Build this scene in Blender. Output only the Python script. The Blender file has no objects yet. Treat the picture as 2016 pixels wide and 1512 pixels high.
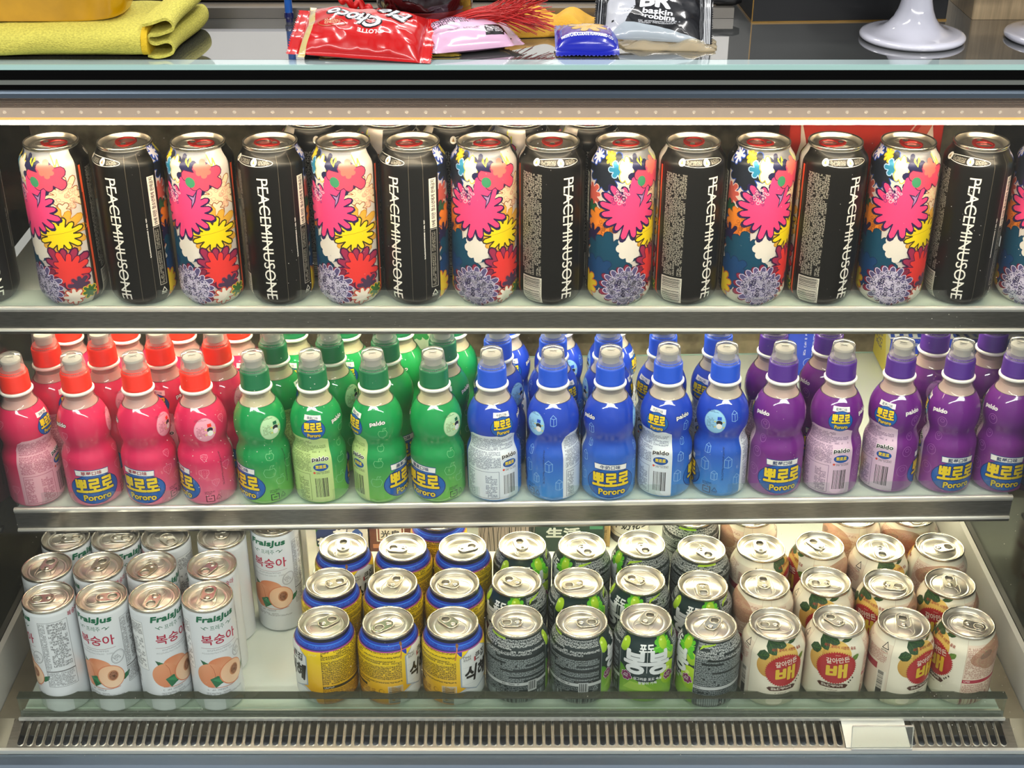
import bpy, math, random, bisect
from math import sin, cos, pi, radians, sqrt, atan2
from mathutils import Matrix, Vector
from mathutils.geometry import tessellate_polygon

SC = bpy.context.scene
COL = SC.collection

# ------------------------------------------------------------------ camera
FPX = 2750.0            # focal length in pixels of the 2016 x 1512 frame
TH = radians(29.0)      # downward pitch
CAMZ = 1.55
cam = bpy.data.cameras.new('camera')
cam.sensor_width = 36.0
cam.lens = FPX / 2016.0 * 36.0
cam.clip_start = 0.02
camo = bpy.data.objects.new('camera', cam)
camo.location = (0, 0, CAMZ)
camo.rotation_euler = (pi / 2 - TH, 0, 0)
COL.objects.link(camo)
SC.camera = camo

# ------------------------------------------------------------------ view + world
SC.view_settings.view_transform = 'Standard'
SC.view_settings.look = 'None'
SC.view_settings.gamma = 1.0
SC.view_settings.use_curve_mapping = False
SC.view_settings.exposure = 1.0
SC.cycles.transparent_max_bounces = 32
SC.cycles.max_bounces = 8
SC.cycles.diffuse_bounces = 3
SC.cycles.glossy_bounces = 4
SC.cycles.transmission_bounces = 4
SC.cycles.sample_clamp_indirect = 6.0
SC.cycles.caustics_reflective = False
SC.cycles.caustics_refractive = False

LED_FRONT = 31.0
LED_REAR = 26.0
ROOM = 0.36
CEIL = 9.0

W = bpy.data.worlds.new('shop_air')
SC.world = W
W.use_nodes = True
wn = W.node_tree.nodes
wl = W.node_tree.links
bg = wn['Background']
tc = wn.new('ShaderNodeTexCoord')
wz = wn.new('ShaderNodeTexNoise')
wz.inputs['Scale'].default_value = 3.0
wr = wn.new('ShaderNodeValToRGB')
wr.color_ramp.elements[0].position = 0.35
wr.color_ramp.elements[0].color = (0.16, 0.165, 0.17, 1)
wr.color_ramp.elements[1].position = 0.66
wr.color_ramp.elements[1].color = (0.95, 0.97, 1.0, 1)
wl.new(tc.outputs['Generated'], wz.inputs['Vector'])
wl.new(wz.outputs['Fac'], wr.inputs['Fac'])
wl.new(wr.outputs['Color'], bg.inputs['Color'])
bg.inputs['Strength'].default_value = ROOM


def ceiling_lamp(name, loc, size, power, target, color=(1, 0.98, 0.95)):
    l = bpy.data.lights.new(name, 'AREA')
    l.shape = 'RECTANGLE'
    l.size, l.size_y = size
    l.energy = power
    l.color = color
    o = bpy.data.objects.new(name, l)
    o.location = loc
    d = Vector(target) - Vector(loc)
    o.rotation_euler = d.to_track_quat('-Z', 'Y').to_euler()
    COL.objects.link(o)
    return o


ceiling_lamp('ceiling_lamp', (-0.9, 0.55, 2.75), (0.25, 1.2), CEIL, (-0.9, 0.55, 0))
ceiling_lamp('ceiling_lamp', (0.8, 0.35, 2.75), (0.25, 1.2), CEIL, (0.8, 0.35, 0))
ceiling_lamp('ceiling_lamp', (0.1, 2.3, 2.75), (1.6, 0.3), CEIL * 2.0, (0.1, 2.9, 1.2))
ceiling_lamp('ceiling_lamp', (0.0, -1.9, 2.6), (5.6, 0.08), CEIL * 4.0, (0, 1.2, 0.9))


def at(px, py, z):
    """point of the horizontal plane at height z that a photo pixel looks at"""
    u = (px - 1008.0) / FPX
    v = (py - 756.0) / FPX
    d = (z - CAMZ) / (-sin(TH) - v * cos(TH))
    return u * d, d * (cos(TH) - v * sin(TH))


# ------------------------------------------------------------------ levels (metres)
Z_DECK = CAMZ - 1.011
K2 = 1.05                 # the bottles are a little larger than their shelf's first estimate
Z_SH2 = CAMZ - 0.802 * K2
Z_SH1 = CAMZ - 0.6226
Z_TOP = CAMZ - 0.342
ROLL2 = radians(0.88)      # the lower shelf hangs a little higher on its right end


# ------------------------------------------------------------------ colours and materials
def lin(h):
    h = h.lstrip('#')
    o = []
    for i in (0, 2, 4):
        c = int(h[i:i + 2], 16) / 255.0
        o.append(c / 12.92 if c <= 0.04045 else ((c + 0.055) / 1.055) ** 2.4)
    return tuple(o)


def mix(a, b, t):
    t = max(0.0, min(1.0, t))
    return tuple(a[i] * (1 - t) + b[i] * t for i in range(3))


MATS = {}


def mat(name, color='#808080', rough=0.5, metal=0.0, attr=False, emit=0.0, emit_color=None,
        coat=0.0, bump=0.0, bump_scale=60.0, stretch=None, vary=0.0, alpha=1.0, ior=1.5, spec=0.5):
    if name in MATS:
        return MATS[name]
    m = bpy.data.materials.new(name)
    m.use_nodes = True
    n, l = m.node_tree.nodes, m.node_tree.links
    b = n['Principled BSDF']
    c = lin(color)
    b.inputs['Base Color'].default_value = (*c, 1)
    b.inputs['Roughness'].default_value = rough
    b.inputs['Metallic'].default_value = metal
    b.inputs['IOR'].default_value = ior
    b.inputs['Specular IOR Level'].default_value = spec
    b.inputs['Coat Weight'].default_value = coat
    b.inputs['Coat Roughness'].default_value = 0.04
    b.inputs['Alpha'].default_value = alpha
    src = None
    if attr:
        a = n.new('ShaderNodeAttribute')
        a.attribute_name = 'Col'
        src = a.outputs['Color']
        l.new(src, b.inputs['Base Color'])
    if emit:
        b.inputs['Emission Color'].default_value = (*lin(emit_color or color), 1)
        b.inputs['Emission Strength'].default_value = emit
    t = n.new('ShaderNodeTexCoord')
    mp = n.new('ShaderNodeMapping')
    if stretch:
        mp.inputs['Scale'].default_value = stretch
    l.new(t.outputs['Object'], mp.inputs['Vector'])
    nz = n.new('ShaderNodeTexNoise')
    nz.inputs['Scale'].default_value = bump_scale
    nz.inputs['Detail'].default_value = 4
    l.new(mp.outputs['Vector'], nz.inputs['Vector'])
    if vary:
        mx = n.new('ShaderNodeMixRGB')
        mx.blend_type = 'MULTIPLY'
        mx.inputs['Fac'].default_value = vary
        if src is not None:
            l.new(src, mx.inputs['Color1'])
        else:
            mx.inputs['Color1'].default_value = (*c, 1)
        rp = n.new('ShaderNodeValToRGB')
        rp.color_ramp.elements[0].position = 0.3
        rp.color_ramp.elements[1].position = 0.7
        l.new(nz.outputs['Fac'], rp.inputs['Fac'])
        l.new(rp.outputs['Color'], mx.inputs['Color2'])
        l.new(mx.outputs['Color'], b.inputs['Base Color'])
    if bump:
        bp = n.new('ShaderNodeBump')
        bp.inputs['Strength'].default_value = bump
        bp.inputs['Distance'].default_value = 0.001
        l.new(nz.outputs['Fac'], bp.inputs['Height'])
        l.new(bp.outputs['Normal'], b.inputs['Normal'])
    MATS[name] = m
    return m


def clear_mat(name, tint='#ffffff', body=0.1, body_color='#ffffff', gloss=1.0, specks=0.0, ior=1.45, edge=0.0):
    """thin clear sheet: see-through with a mirror sheen, a little milk, and (specks) dust and droplets"""
    if name in MATS:
        return MATS[name]
    m = bpy.data.materials.new(name)
    m.use_nodes = True
    n, l = m.node_tree.nodes, m.node_tree.links
    n.remove(n['Principled BSDF'])
    out = n['Material Output']
    tr = n.new('ShaderNodeBsdfTransparent')
    tr.inputs['Color'].default_value = (*lin(tint), 1)
    df = n.new('ShaderNodeBsdfDiffuse')
    df.inputs['Color'].default_value = (*lin(body_color), 1)
    gl = n.new('ShaderNodeBsdfGlossy')
    gl.inputs['Roughness'].default_value = 0.02
    m1 = n.new('ShaderNodeMixShader')
    m1.inputs['Fac'].default_value = body
    l.new(tr.outputs[0], m1.inputs[1])
    l.new(df.outputs[0], m1.inputs[2])
    if specks:
        t = n.new('ShaderNodeTexCoord')
        vo = n.new('ShaderNodeTexVoronoi')
        vo.inputs['Scale'].default_value = 260.0
        l.new(t.outputs['Object'], vo.inputs['Vector'])
        big = n.new('ShaderNodeTexNoise')
        big.inputs['Scale'].default_value = 5.0
        l.new(t.outputs['Object'], big.inputs['Vector'])
        sep = n.new('ShaderNodeSeparateColor')
        l.new(vo.outputs['Color'], sep.inputs['Color'])
        rad = n.new('ShaderNodeMath'); rad.operation = 'MULTIPLY_ADD'      # speck radius differs cell by cell
        rad.inputs[1].default_value = 0.5
        rad.inputs[2].default_value = -0.345
        l.new(sep.outputs[0], rad.inputs[0])
        r2 = n.new('ShaderNodeMath'); r2.operation = 'MULTIPLY'
        l.new(rad.outputs[0], r2.inputs[0])
        r3 = n.new('ShaderNodeMapRange')
        r3.inputs['From Min'].default_value = 0.36
        r3.inputs['From Max'].default_value = 0.66
        l.new(big.outputs['Fac'], r3.inputs['Value'])
        l.new(r3.outputs[0], r2.inputs[1])
        lt = n.new('ShaderNodeMath'); lt.operation = 'LESS_THAN'
        l.new(vo.outputs['Distance'], lt.inputs[0])
        l.new(r2.outputs[0], lt.inputs[1])
        fa = n.new('ShaderNodeMath'); fa.operation = 'MULTIPLY_ADD'
        fa.inputs[1].default_value = specks
        fa.inputs[2].default_value = body
        l.new(lt.outputs[0], fa.inputs[0])
        l.new(fa.outputs[0], m1.inputs['Fac'])
    fr = n.new('ShaderNodeLayerWeight')
    fr.inputs['Blend'].default_value = 0.5
    pw = n.new('ShaderNodeMath'); pw.operation = 'POWER'
    pw.inputs[1].default_value = 4.5
    l.new(fr.outputs['Facing'], pw.inputs[0])
    mu = n.new('ShaderNodeMath'); mu.operation = 'MULTIPLY_ADD'
    mu.inputs[1].default_value = 0.95 * gloss
    mu.inputs[2].default_value = 0.035 * gloss
    l.new(pw.outputs[0], mu.inputs[0])
    m2 = n.new('ShaderNodeMixShader')
    l.new(mu.outputs[0], m2.inputs['Fac'])
    l.new(m1.outputs[0], m2.inputs[1])
    l.new(gl.outputs[0], m2.inputs[2])
    l.new(m2.outputs[0], out.inputs['Surface'])
    MATS[name] = m
    return m


PRINT_CAN = mat('printed_can', attr=True, rough=0.36, metal=0.12, coat=0.25)
PRINT_TALL = mat('printed_tall_can', attr=True, rough=0.36, metal=0.2, coat=0.06, spec=0.35)
PRINT_SLEEVE = mat('printed_sleeve', attr=True, rough=0.5, spec=0.25, coat=0.9)
PRINT_CARD = mat('printed_carton', attr=True, rough=0.5)
PRINT_FOIL = mat('printed_foil', attr=True, rough=0.24, coat=0.7, bump=0.05, bump_scale=70)
FOIL = mat('silver_foil', '#c9ccd0', rough=0.16, metal=0.95, bump=0.4, bump_scale=55)
ALU = mat('can_end_aluminium', '#d6d0c4', rough=0.3, metal=0.9, bump=0.03, bump_scale=400)
ALU_RIM = mat('can_rim_aluminium', '#d0c8b8', rough=0.22, metal=0.95)
TAB_RED = mat('red_tab_lacquer', '#b01f18', rough=0.28, metal=0.35, coat=0.3)
STEEL = mat('brushed_stainless', '#8f8d88', rough=0.3, metal=0.95, bump=0.06, bump_scale=90, stretch=(1, 14, 14), vary=0.3)
STEEL_LINE = mat('polished_stainless', '#e2dfd8', rough=0.2, metal=0.9)
CHROME = mat('chrome_line', '#eae8e2', rough=0.3, metal=0.6)
WHITE_PLASTIC = mat('white_plastic', '#ece9e2', rough=0.4)


# ------------------------------------------------------------------ mesh collector
class PM:
    """collects printed and turned surfaces; links them as ONE mesh object"""

    def __init__(s):
        s.V, s.N, s.C, s.F, s.M, s.key = [], [], [], [], [], {}

    def vert(s, p, nr, c):
        k = (round(p[0], 6), round(p[1], 6), round(p[2], 6), round(nr[0], 2), round(nr[1], 2), round(nr[2], 2),
             round(c[0], 3), round(c[1], 3), round(c[2], 3))
        i = s.key.get(k)
        if i is None:
            i = len(s.V)
            s.key[k] = i
            s.V.append(tuple(p)); s.N.append(tuple(nr)); s.C.append(c)
        return i

    def face(s, pts, nrs, cols, mi=0):
        ids = [s.vert(p, n, c) for p, n, c in zip(pts, nrs, cols)]
        o = []
        for i in ids:
            if i not in o:
                o.append(i)
        if len(o) >= 3:
            s.F.append(o); s.M.append(mi)

    def flat(s, pts, col=(0.5, 0.5, 0.5), mi=0):
        a, b, c = Vector(pts[0]), Vector(pts[1]), Vector(pts[2])
        n = (b - a).cross(c - a)
        if n.length < 1e-14 and len(pts) > 3:
            n = (c - a).cross(Vector(pts[3]) - a)
        n = n.normalized()
        s.face(pts, [n] * len(pts), [col] * len(pts), mi)

    def box(s, x0, x1, y0, y1, z0, z1, col=(0.5, 0.5, 0.5), mi=0, bev=0.0):
        if bev:
            prof = [(x0 + bev, y0), (x1 - bev, y0), (x1, y0 + bev), (x1, y1 - bev), (x1 - bev, y1), (x0 + bev, y1), (x0, y1 - bev), (x0, y0 + bev)]
            top = [(x0 + 2 * bev, y0 + bev), (x1 - 2 * bev, y0 + bev), (x1 - bev, y0 + 2 * bev), (x1 - bev, y1 - 2 * bev),
                   (x1 - 2 * bev, y1 - bev), (x0 + 2 * bev, y1 - bev), (x0 + bev, y1 - 2 * bev), (x0 + bev, y0 + 2 * bev)]
            for i in range(8):
                j = (i + 1) % 8
                a, b, c, d = prof[i], prof[j], top[i], top[j]
                s.flat([(a[0], a[1], z0), (b[0], b[1], z0), (b[0], b[1], z1 - bev), (a[0], a[1], z1 - bev)], col, mi)
                s.flat([(a[0], a[1], z1 - bev), (b[0], b[1], z1 - bev), (d[0], d[1], z1), (c[0], c[1], z1)], col, mi)
            s.flat([(p[0], p[1], z1) for p in top], col, mi)
            s.flat([(p[0], p[1], z0) for p in reversed(prof)], col, mi)
            return
        p = [(x0, y0, z0), (x1, y0, z0), (x1, y1, z0), (x0, y1, z0), (x0, y0, z1), (x1, y0, z1), (x1, y1, z1), (x0, y1, z1)]
        for q in ((0, 3, 2, 1), (4, 5, 6, 7), (0, 1, 5, 4), (1, 2, 6, 5), (2, 3, 7, 6), (3, 0, 4, 7)):
            s.flat([p[i] for i in q], col, mi)

    def prism_x(s, prof, x0, x1, col=(0.5, 0.5, 0.5), mi=0, mis=None):
        """profile of (y, z) points, counter-clockwise seen from +x, drawn out along x"""
        k = len(prof)
        for i in range(k):
            a, b = prof[i], prof[(i + 1) % k]
            s.flat([(x0, a[0], a[1]), (x0, b[0], b[1]), (x1, b[0], b[1]), (x1, a[0], a[1])][::-1], col, mis[i] if mis else mi)
        tri = tessellate_polygon([[Vector((p[0], p[1], 0)) for p in prof]])
        for t in tri:
            s.flat([(x1, prof[i][0], prof[i][1]) for i in t], col, mi)
            s.flat([(x0, prof[i][0], prof[i][1]) for i in reversed(t)], col, mi)

    def lathe(s, prof, n=32, col=(0.5, 0.5, 0.5), mi=0, knurl=None, org=(0, 0, 0), cols=None):
        """profile of (r, z) in mm from bottom outside to top inside"""
        seg = []
        for i in range(len(prof) - 1):
            dr, dz = prof[i + 1][0] - prof[i][0], prof[i + 1][1] - prof[i][1]
            L = sqrt(dr * dr + dz * dz) or 1
            seg.append((dz / L, -dr / L))
        for i in range(len(prof) - 1):
            na = nb = seg[i]
            if i > 0 and seg[i][0] * seg[i - 1][0] + seg[i][1] * seg[i - 1][1] > 0.55:
                na = (seg[i][0] + seg[i - 1][0], seg[i][1] + seg[i - 1][1])
            if i < len(seg) - 1 and seg[i][0] * seg[i + 1][0] + seg[i][1] * seg[i + 1][1] > 0.55:
                nb = (seg[i][0] + seg[i + 1][0], seg[i][1] + seg[i + 1][1])
            la, lb = sqrt(na[0] ** 2 + na[1] ** 2), sqrt(nb[0] ** 2 + nb[1] ** 2)
            na, nb = (na[0] / la, na[1] / la), (nb[0] / lb, nb[1] / lb)
            for j in range(n):
                q = []
                for (k, rr, zz, nn) in ((j, *prof[i], na), (j + 1, *prof[i], na), (j + 1, *prof[i + 1], nb), (j, *prof[i + 1], nb)):
                    a = 2 * pi * (k % n) / n
                    r = rr
                    if knurl and knurl[0] <= zz <= knurl[1] and k % 2:
                        r = rr - knurl[2]
                    q.append(((org[0] + r * sin(a) / 1000, org[1] - r * cos(a) / 1000, org[2] + zz / 1000),
                              (nn[0] * sin(a), -nn[0] * cos(a), nn[1])))
                c = cols[i] if cols else col
                s.face([x[0] for x in q], [x[1] for x in q], [c] * 4, mi)

    def plate(s, outer, holes, z0, z1, col=(0.5, 0.5, 0.5), mi=0, bev=0.0, frame=None):
        """flat plate with holes; points (x, y) in metres"""
        fr = frame or (lambda x, y, z: (x, y, z))
        loops = [outer] + holes
        flatp = [p for L in loops for p in L]
        tri = tessellate_polygon([[Vector((p[0], p[1], 0)) for p in L] for L in loops])
        for t in tri:
            a, b, c = (flatp[i] for i in t)
            area = (b[0] - a[0]) * (c[1] - a[1]) - (b[1] - a[1]) * (c[0] - a[0])
            o = t if area > 0 else t[::-1]
            s.flat([fr(*flatp[i], z1) for i in o], col, mi)
            s.flat([fr(*flatp[i], z0) for i in reversed(o)], col, mi)
        for L in loops:
            for i in range(len(L)):
                a, b = L[i], L[(i + 1) % len(L)]
                s.flat([fr(*a, z0), fr(*b, z0), fr(*b, z1), fr(*a, z1)], col, mi)

    def tube(s, pts, r, n=6, col=(0.5, 0.5, 0.5), mi=0, cap=True):
        rings = []
        for i, p in enumerate(pts):
            p = Vector(p)
            d = (Vector(pts[min(i + 1, len(pts) - 1)]) - Vector(pts[max(i - 1, 0)])).normalized()
            u = d.cross(Vector((0.13, 0.21, 1))).normalized()
            w = d.cross(u)
            rr = r(i / (len(pts) - 1)) if callable(r) else r
            rings.append([(p + (u * cos(2 * pi * k / n) + w * sin(2 * pi * k / n)) * rr, (u * cos(2 * pi * k / n) + w * sin(2 * pi * k / n))) for k in range(n)])
        for a, b in zip(rings, rings[1:]):
            for k in range(n):
                j = (k + 1) % n
                q = [a[k], a[j], b[j], b[k]]
                s.face([x[0] for x in q], [x[1] for x in q], [col] * 4, mi)
        if cap:
            s.flat([x[0] for x in rings[0]][::-1], col, mi)
            s.flat([x[0] for x in rings[-1]], col, mi)

    def art(s, art, mapf, ucut, vcut, mi=0, step=3e-5):
        lv = levels(art.items)
        for pts, col, lay in art.items:
            x0 = min(p[0] for p in pts); x1 = max(p[0] for p in pts)
            y0 = min(p[1] for p in pts); y1 = max(p[1] for p in pts)
            for p1 in slabs(pts, 0, x0, x1, ucut):
                ya = min(p[1] for p in p1); yb = max(p[1] for p in p1)
                for p2 in slabs(p1, 1, ya, yb, vcut):
                    P, N, C = [], [], []
                    for p in p2:
                        a, b = mapf(p[0], p[1], lv[lay] * step)
                        P.append(a); N.append(b)
                        C.append(col(p[0], p[1]) if callable(col) else col)
                    s.face(P, N, C, mi)

    def build(s, name, mats, parent=None, smooth=True):
        me = bpy.data.meshes.new(name)
        me.from_pydata(s.V, [], s.F)
        for m in (mats if isinstance(mats, (list, tuple)) else [mats]):
            me.materials.append(m)
        me.polygons.foreach_set('material_index', s.M)
        a = me.attributes.new('Col', 'FLOAT_COLOR', 'POINT')
        buf = []
        for c in s.C:
            buf += [c[0], c[1], c[2], 1.0]
        a.data.foreach_set('color', buf)
        me.polygons.foreach_set('use_smooth', [True] * len(me.polygons))
        me.update()
        me.normals_split_custom_set_from_vertices([Vector(n).normalized() if any(n) else Vector((0, 0, 1)) for n in s.N])
        me.validate(clean_customdata=False)
        o = bpy.data.objects.new(name, me)
        COL.objects.link(o)
        if parent:
            o.parent = parent
        return o


def levels(items):
    """lowest ink level for each motif that still lies above every motif it overlaps"""
    bb = {}
    for pts, c, lay in items:
        xs = [p[0] for p in pts]; ys = [p[1] for p in pts]
        b = bb.get(lay)
        q = (min(xs), min(ys), max(xs), max(ys))
        bb[lay] = q if b is None else (min(b[0], q[0]), min(b[1], q[1]), max(b[2], q[2]), max(b[3], q[3]))
    done, out = [], {}
    for lay in sorted(bb):
        q = bb[lay]
        k = -1
        for b, l in done:
            if l > k and b[0] < q[2] and b[2] > q[0] and b[1] < q[3] and b[3] > q[1]:
                k = l
        out[lay] = k + 1
        done.append((q, k + 1))
    return out


def half(pts, ax, v, keep_less):
    o = []
    n = len(pts)
    for i in range(n):
        a, b = pts[i], pts[(i + 1) % n]
        ia = a[ax] <= v if keep_less else a[ax] >= v
        ib = b[ax] <= v if keep_less else b[ax] >= v
        if ia:
            o.append(a)
        if ia != ib:
            t = (v - a[ax]) / (b[ax] - a[ax])
            o.append((a[0] + (b[0] - a[0]) * t, a[1] + (b[1] - a[1]) * t))
    return o


def slabs(pts, ax, lo, hi, cuts):
    i = bisect.bisect_right(cuts, lo + 1e-6)
    j = bisect.bisect_left(cuts, hi - 1e-6)
    if i >= j:
        yield pts
        return
    rest = pts
    for k in range(i, j):
        a = half(rest, ax, cuts[k], True)
        if len(a) >= 3:
            yield a
        rest = half(rest, ax, cuts[k], False)
        if len(rest) < 3:
            return
    yield rest


# ------------------------------------------------------------------ flat artwork in millimetres
TXT = {}


def glyphs(s, bold):
    k = (s, bold)
    if k not in TXT:
        c = bpy.data.curves.new('lettering', 'FONT')
        c.body = s
        c.size = 1.0
        c.fill_mode = 'FRONT'
        c.resolution_u = 3
        c.offset = bold
        o = bpy.data.objects.new('lettering', c)
        m = o.to_mesh()
        vs = [(v.co.x, v.co.y) for v in m.vertices]
        t = [[vs[i] for i in p.vertices] for p in m.polygons]
        o.to_mesh_clear()
        bpy.data.objects.remove(o)
        bpy.data.curves.remove(c)
        xs = [p[0] for q in t for p in q]; ys = [p[1] for q in t for p in q]
        TXT[k] = (t, min(xs), max(xs), min(ys), max(ys))
    return TXT[k]


class Art:
    def __init__(s):
        s.items = []
        s.L = 0

    def up(s):
        s.L += 1
        return s

    def add(s, pts, c):
        a = 0
        for i in range(len(pts)):
            p, q = pts[i], pts[(i + 1) % len(pts)]
            a += p[0] * q[1] - q[0] * p[1]
        s.items.append((pts if a > 0 else pts[::-1], c, s.L))

    def rect(s, x0, y0, x1, y1, c, rot=0, up=True):
        if up: s.up()
        pts = [(x0, y0), (x1, y0), (x1, y1), (x0, y1)]
        if rot:
            cx, cy = (x0 + x1) / 2, (y0 + y1) / 2
            k, q = cos(radians(rot)), sin(radians(rot))
            pts = [(cx + (x - cx) * k - (y - cy) * q, cy + (x - cx) * q + (y - cy) * k) for x, y in pts]
        s.add(pts, c)

    def poly(s, pts, c, up=True):
        if up: s.up()
        for t in tessellate_polygon([[Vector((p[0], p[1], 0)) for p in pts]]):
            s.add([pts[i] for i in t], c)

    def ell(s, cx, cy, rx, ry, c, n=28, rot=0, up=True):
        if up: s.up()
        k, q = cos(radians(rot)), sin(radians(rot))
        s.add([(cx + rx * cos(2 * pi * i / n) * k - ry * sin(2 * pi * i / n) * q, cy + rx * cos(2 * pi * i / n) * q + ry * sin(2 * pi * i / n) * k) for i in range(n)], c)

    def line(s, pts, w, c, closed=False, up=True):
        if up: s.up()
        k = len(pts)
        for i in range(k if closed else k - 1):
            a, b = pts[i], pts[(i + 1) % k]
            dx, dy = b[0] - a[0], b[1] - a[1]
            L = sqrt(dx * dx + dy * dy) or 1
            ex, ey = dx / L * w * 0.3, dy / L * w * 0.3
            nx, ny = -dy / L * w / 2, dx / L * w / 2
            s.add([(a[0] - ex + nx, a[1] - ey + ny), (a[0] - ex - nx, a[1] - ey - ny), (b[0] + ex - nx, b[1] + ey - ny), (b[0] + ex + nx, b[1] + ey + ny)], c)

    def ring(s, cx, cy, rx, ry, w, c, n=28, rot=0, up=True):
        k, q = cos(radians(rot)), sin(radians(rot))
        s.line([(cx + rx * cos(2 * pi * i / n) * k - ry * sin(2 * pi * i / n) * q, cy + rx * cos(2 * pi * i / n) * q + ry * sin(2 * pi * i / n) * k) for i in range(n)], w, c, True, up)

    def text(s, t, cx, cy, h, c, w=None, rot=0, bold=0.0, shear=0.0, up=True, arc=0.0):
        """bold > 0 thickens every stroke by that share of the letter height"""
        if up: s.up()
        tr, x0, x1, y0, y1 = glyphs(t, 0.0)
        b = max(0.0, bold) * h
        ky = (h - 2 * b) / (y1 - y0)
        kx = (w - 2 * b) / (x1 - x0) if w else ky
        k, q = cos(radians(rot)), sin(radians(rot))
        offs = [(0, 0)]
        if b > 0.02:
            n = 6 if b < 0.35 else 9
            offs = [(b * cos(2 * pi * i / n), b * sin(2 * pi * i / n)) for i in range(n)]
        for oi, (ox, oy) in enumerate(offs):
            if oi: s.up()
            for t3 in tr:
                o = []
                for x, y in t3:
                    X = (x - (x0 + x1) / 2) * kx + ox
                    Y = (y - (y0 + y1) / 2) * ky + oy
                    X += shear * Y
                    Y += arc * X * X
                    o.append((cx + X * k - Y * q, cy + X * q + Y * k))
                s.add(o, c)

    def outlined(s, t, cx, cy, h, c, oc, w=None, rot=0, bold=0.02, ob=0.07, shear=0.0, arc=0.0):
        tr, x0, x1, y0, y1 = glyphs(t, 0.0)
        w = w or h * (x1 - x0) / (y1 - y0)
        e = max(0.0, ob - bold) * h
        s.text(t, cx, cy, h + 2 * e, oc, w + 2 * e, rot, ob * h / (h + 2 * e), shear, True, arc)
        s.text(t, cx, cy, h, c, w, rot, bold, shear, True, arc)

    def fine(s, x0, y0, x1, y1, lh, c, seed=1, fill=0.92, rot=0, adv=0.9, thick=0.15, gap=0.2):
        """rows of print too small to read: little strokes"""
        s.up()
        R = random.Random(seed)
        cx, cy = (x0 + x1) / 2, (y0 + y1) / 2
        Wd, Hd = (x1 - x0, y1 - y0) if not rot else (y1 - y0, x1 - x0)
        k, q = cos(radians(rot)), sin(radians(rot))
        y = Hd / 2 - lh
        while y > -Hd / 2 - lh * 0.1:
            x = -Wd / 2
            end = Wd / 2 * (1 if R.random() < 0.75 else R.uniform(0.2, 0.95))
            while x < end - lh * adv * 0.9:
                if R.random() < fill:
                    g = lh * (1 - gap)
                    wd = lh * adv * 0.82
                    th = lh * thick
                    opt = [(0, 0, th, g), (wd - th, 0, wd, g), (0, 0, wd, th), (0, g - th, wd, g), (0, g / 2 - th / 2, wd, g / 2 + th / 2)]
                    for r in R.sample(opt, 3):
                        pts = [(x + r[0], y + r[1]), (x + r[2], y + r[1]), (x + r[2], y + r[3]), (x + r[0], y + r[3])]
                        s.add([(cx + a * k - b * q, cy + a * q + b * k) for a, b in pts], c)
                x += lh * adv
            y -= lh

    def barcode(s, x0, y0, x1, y1, fg, bgc, horiz=False, seed=3):
        if bgc is not None:
            s.rect(x0, y0, x1, y1, bgc)
        s.up()
        R = random.Random(seed)
        m = 1.0
        a, b = (y0 + m, y1 - m) if horiz else (x0 + m, x1 - m)
        p = a
        while p < b:
            w = R.choice((0.35, 0.35, 0.6, 0.9))
            if horiz:
                s.rect(x0 + m, p, x1 - m - 1.6, min(p + w, b), fg, up=False)
            else:
                s.rect(p, y0 + m + 1.2, min(p + w, b), y1 - m, fg, up=False)
            p += w + R.choice((0.35, 0.5, 0.8))

    def recycle(s, cx, cy, r, c, w=0.5):
        s.line([(cx + r * sin(2 * pi * i / 3), cy + r * cos(2 * pi * i / 3)) for i in range(3)], w, c, True)
        s.fine(cx - r, cy - r * 1.3, cx + r, cy - r * 0.7, r * 0.5, c, 5)

    def flower(s, cx, cy, r, n, depth, c, oc=None, ow=0.7, rot=0, seed=0, jag=0.12, squash=1.0):
        R = random.Random(seed * 7 + 1)
        P = []
        for i in range(n):
            a = 2 * pi * i / n + radians(rot)
            k = 1 + R.uniform(-jag, jag)
            for (da, f) in ((-0.5, 1 - depth), (-0.3, 1 - depth * 0.25), (-0.1, 1.0), (0.1, 1.0), (0.3, 1 - depth * 0.25)):
                b = a + da * 2 * pi / n
                P.append((cx + r * f * k * sin(b), cy + r * f * k * cos(b) * squash))
        s.poly(P, c)
        if oc:
            s.line(P, ow, oc, True)
        return P

    def scribble(s, cx, cy, rx, ry, n, w, c, seed=0, loop=1.2):
        R = random.Random(seed)
        s.up()
        for _ in range(n):
            a, d = R.uniform(0, 2 * pi), sqrt(R.random())
            x, y = cx + rx * d * cos(a), cy + ry * d * sin(a)
            t = loop * R.uniform(0.7, 1.4)
            s.ring(x, y, t, t * R.uniform(0.6, 1.2), w, c, 7, R.uniform(0, 180), up=False)


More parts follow.
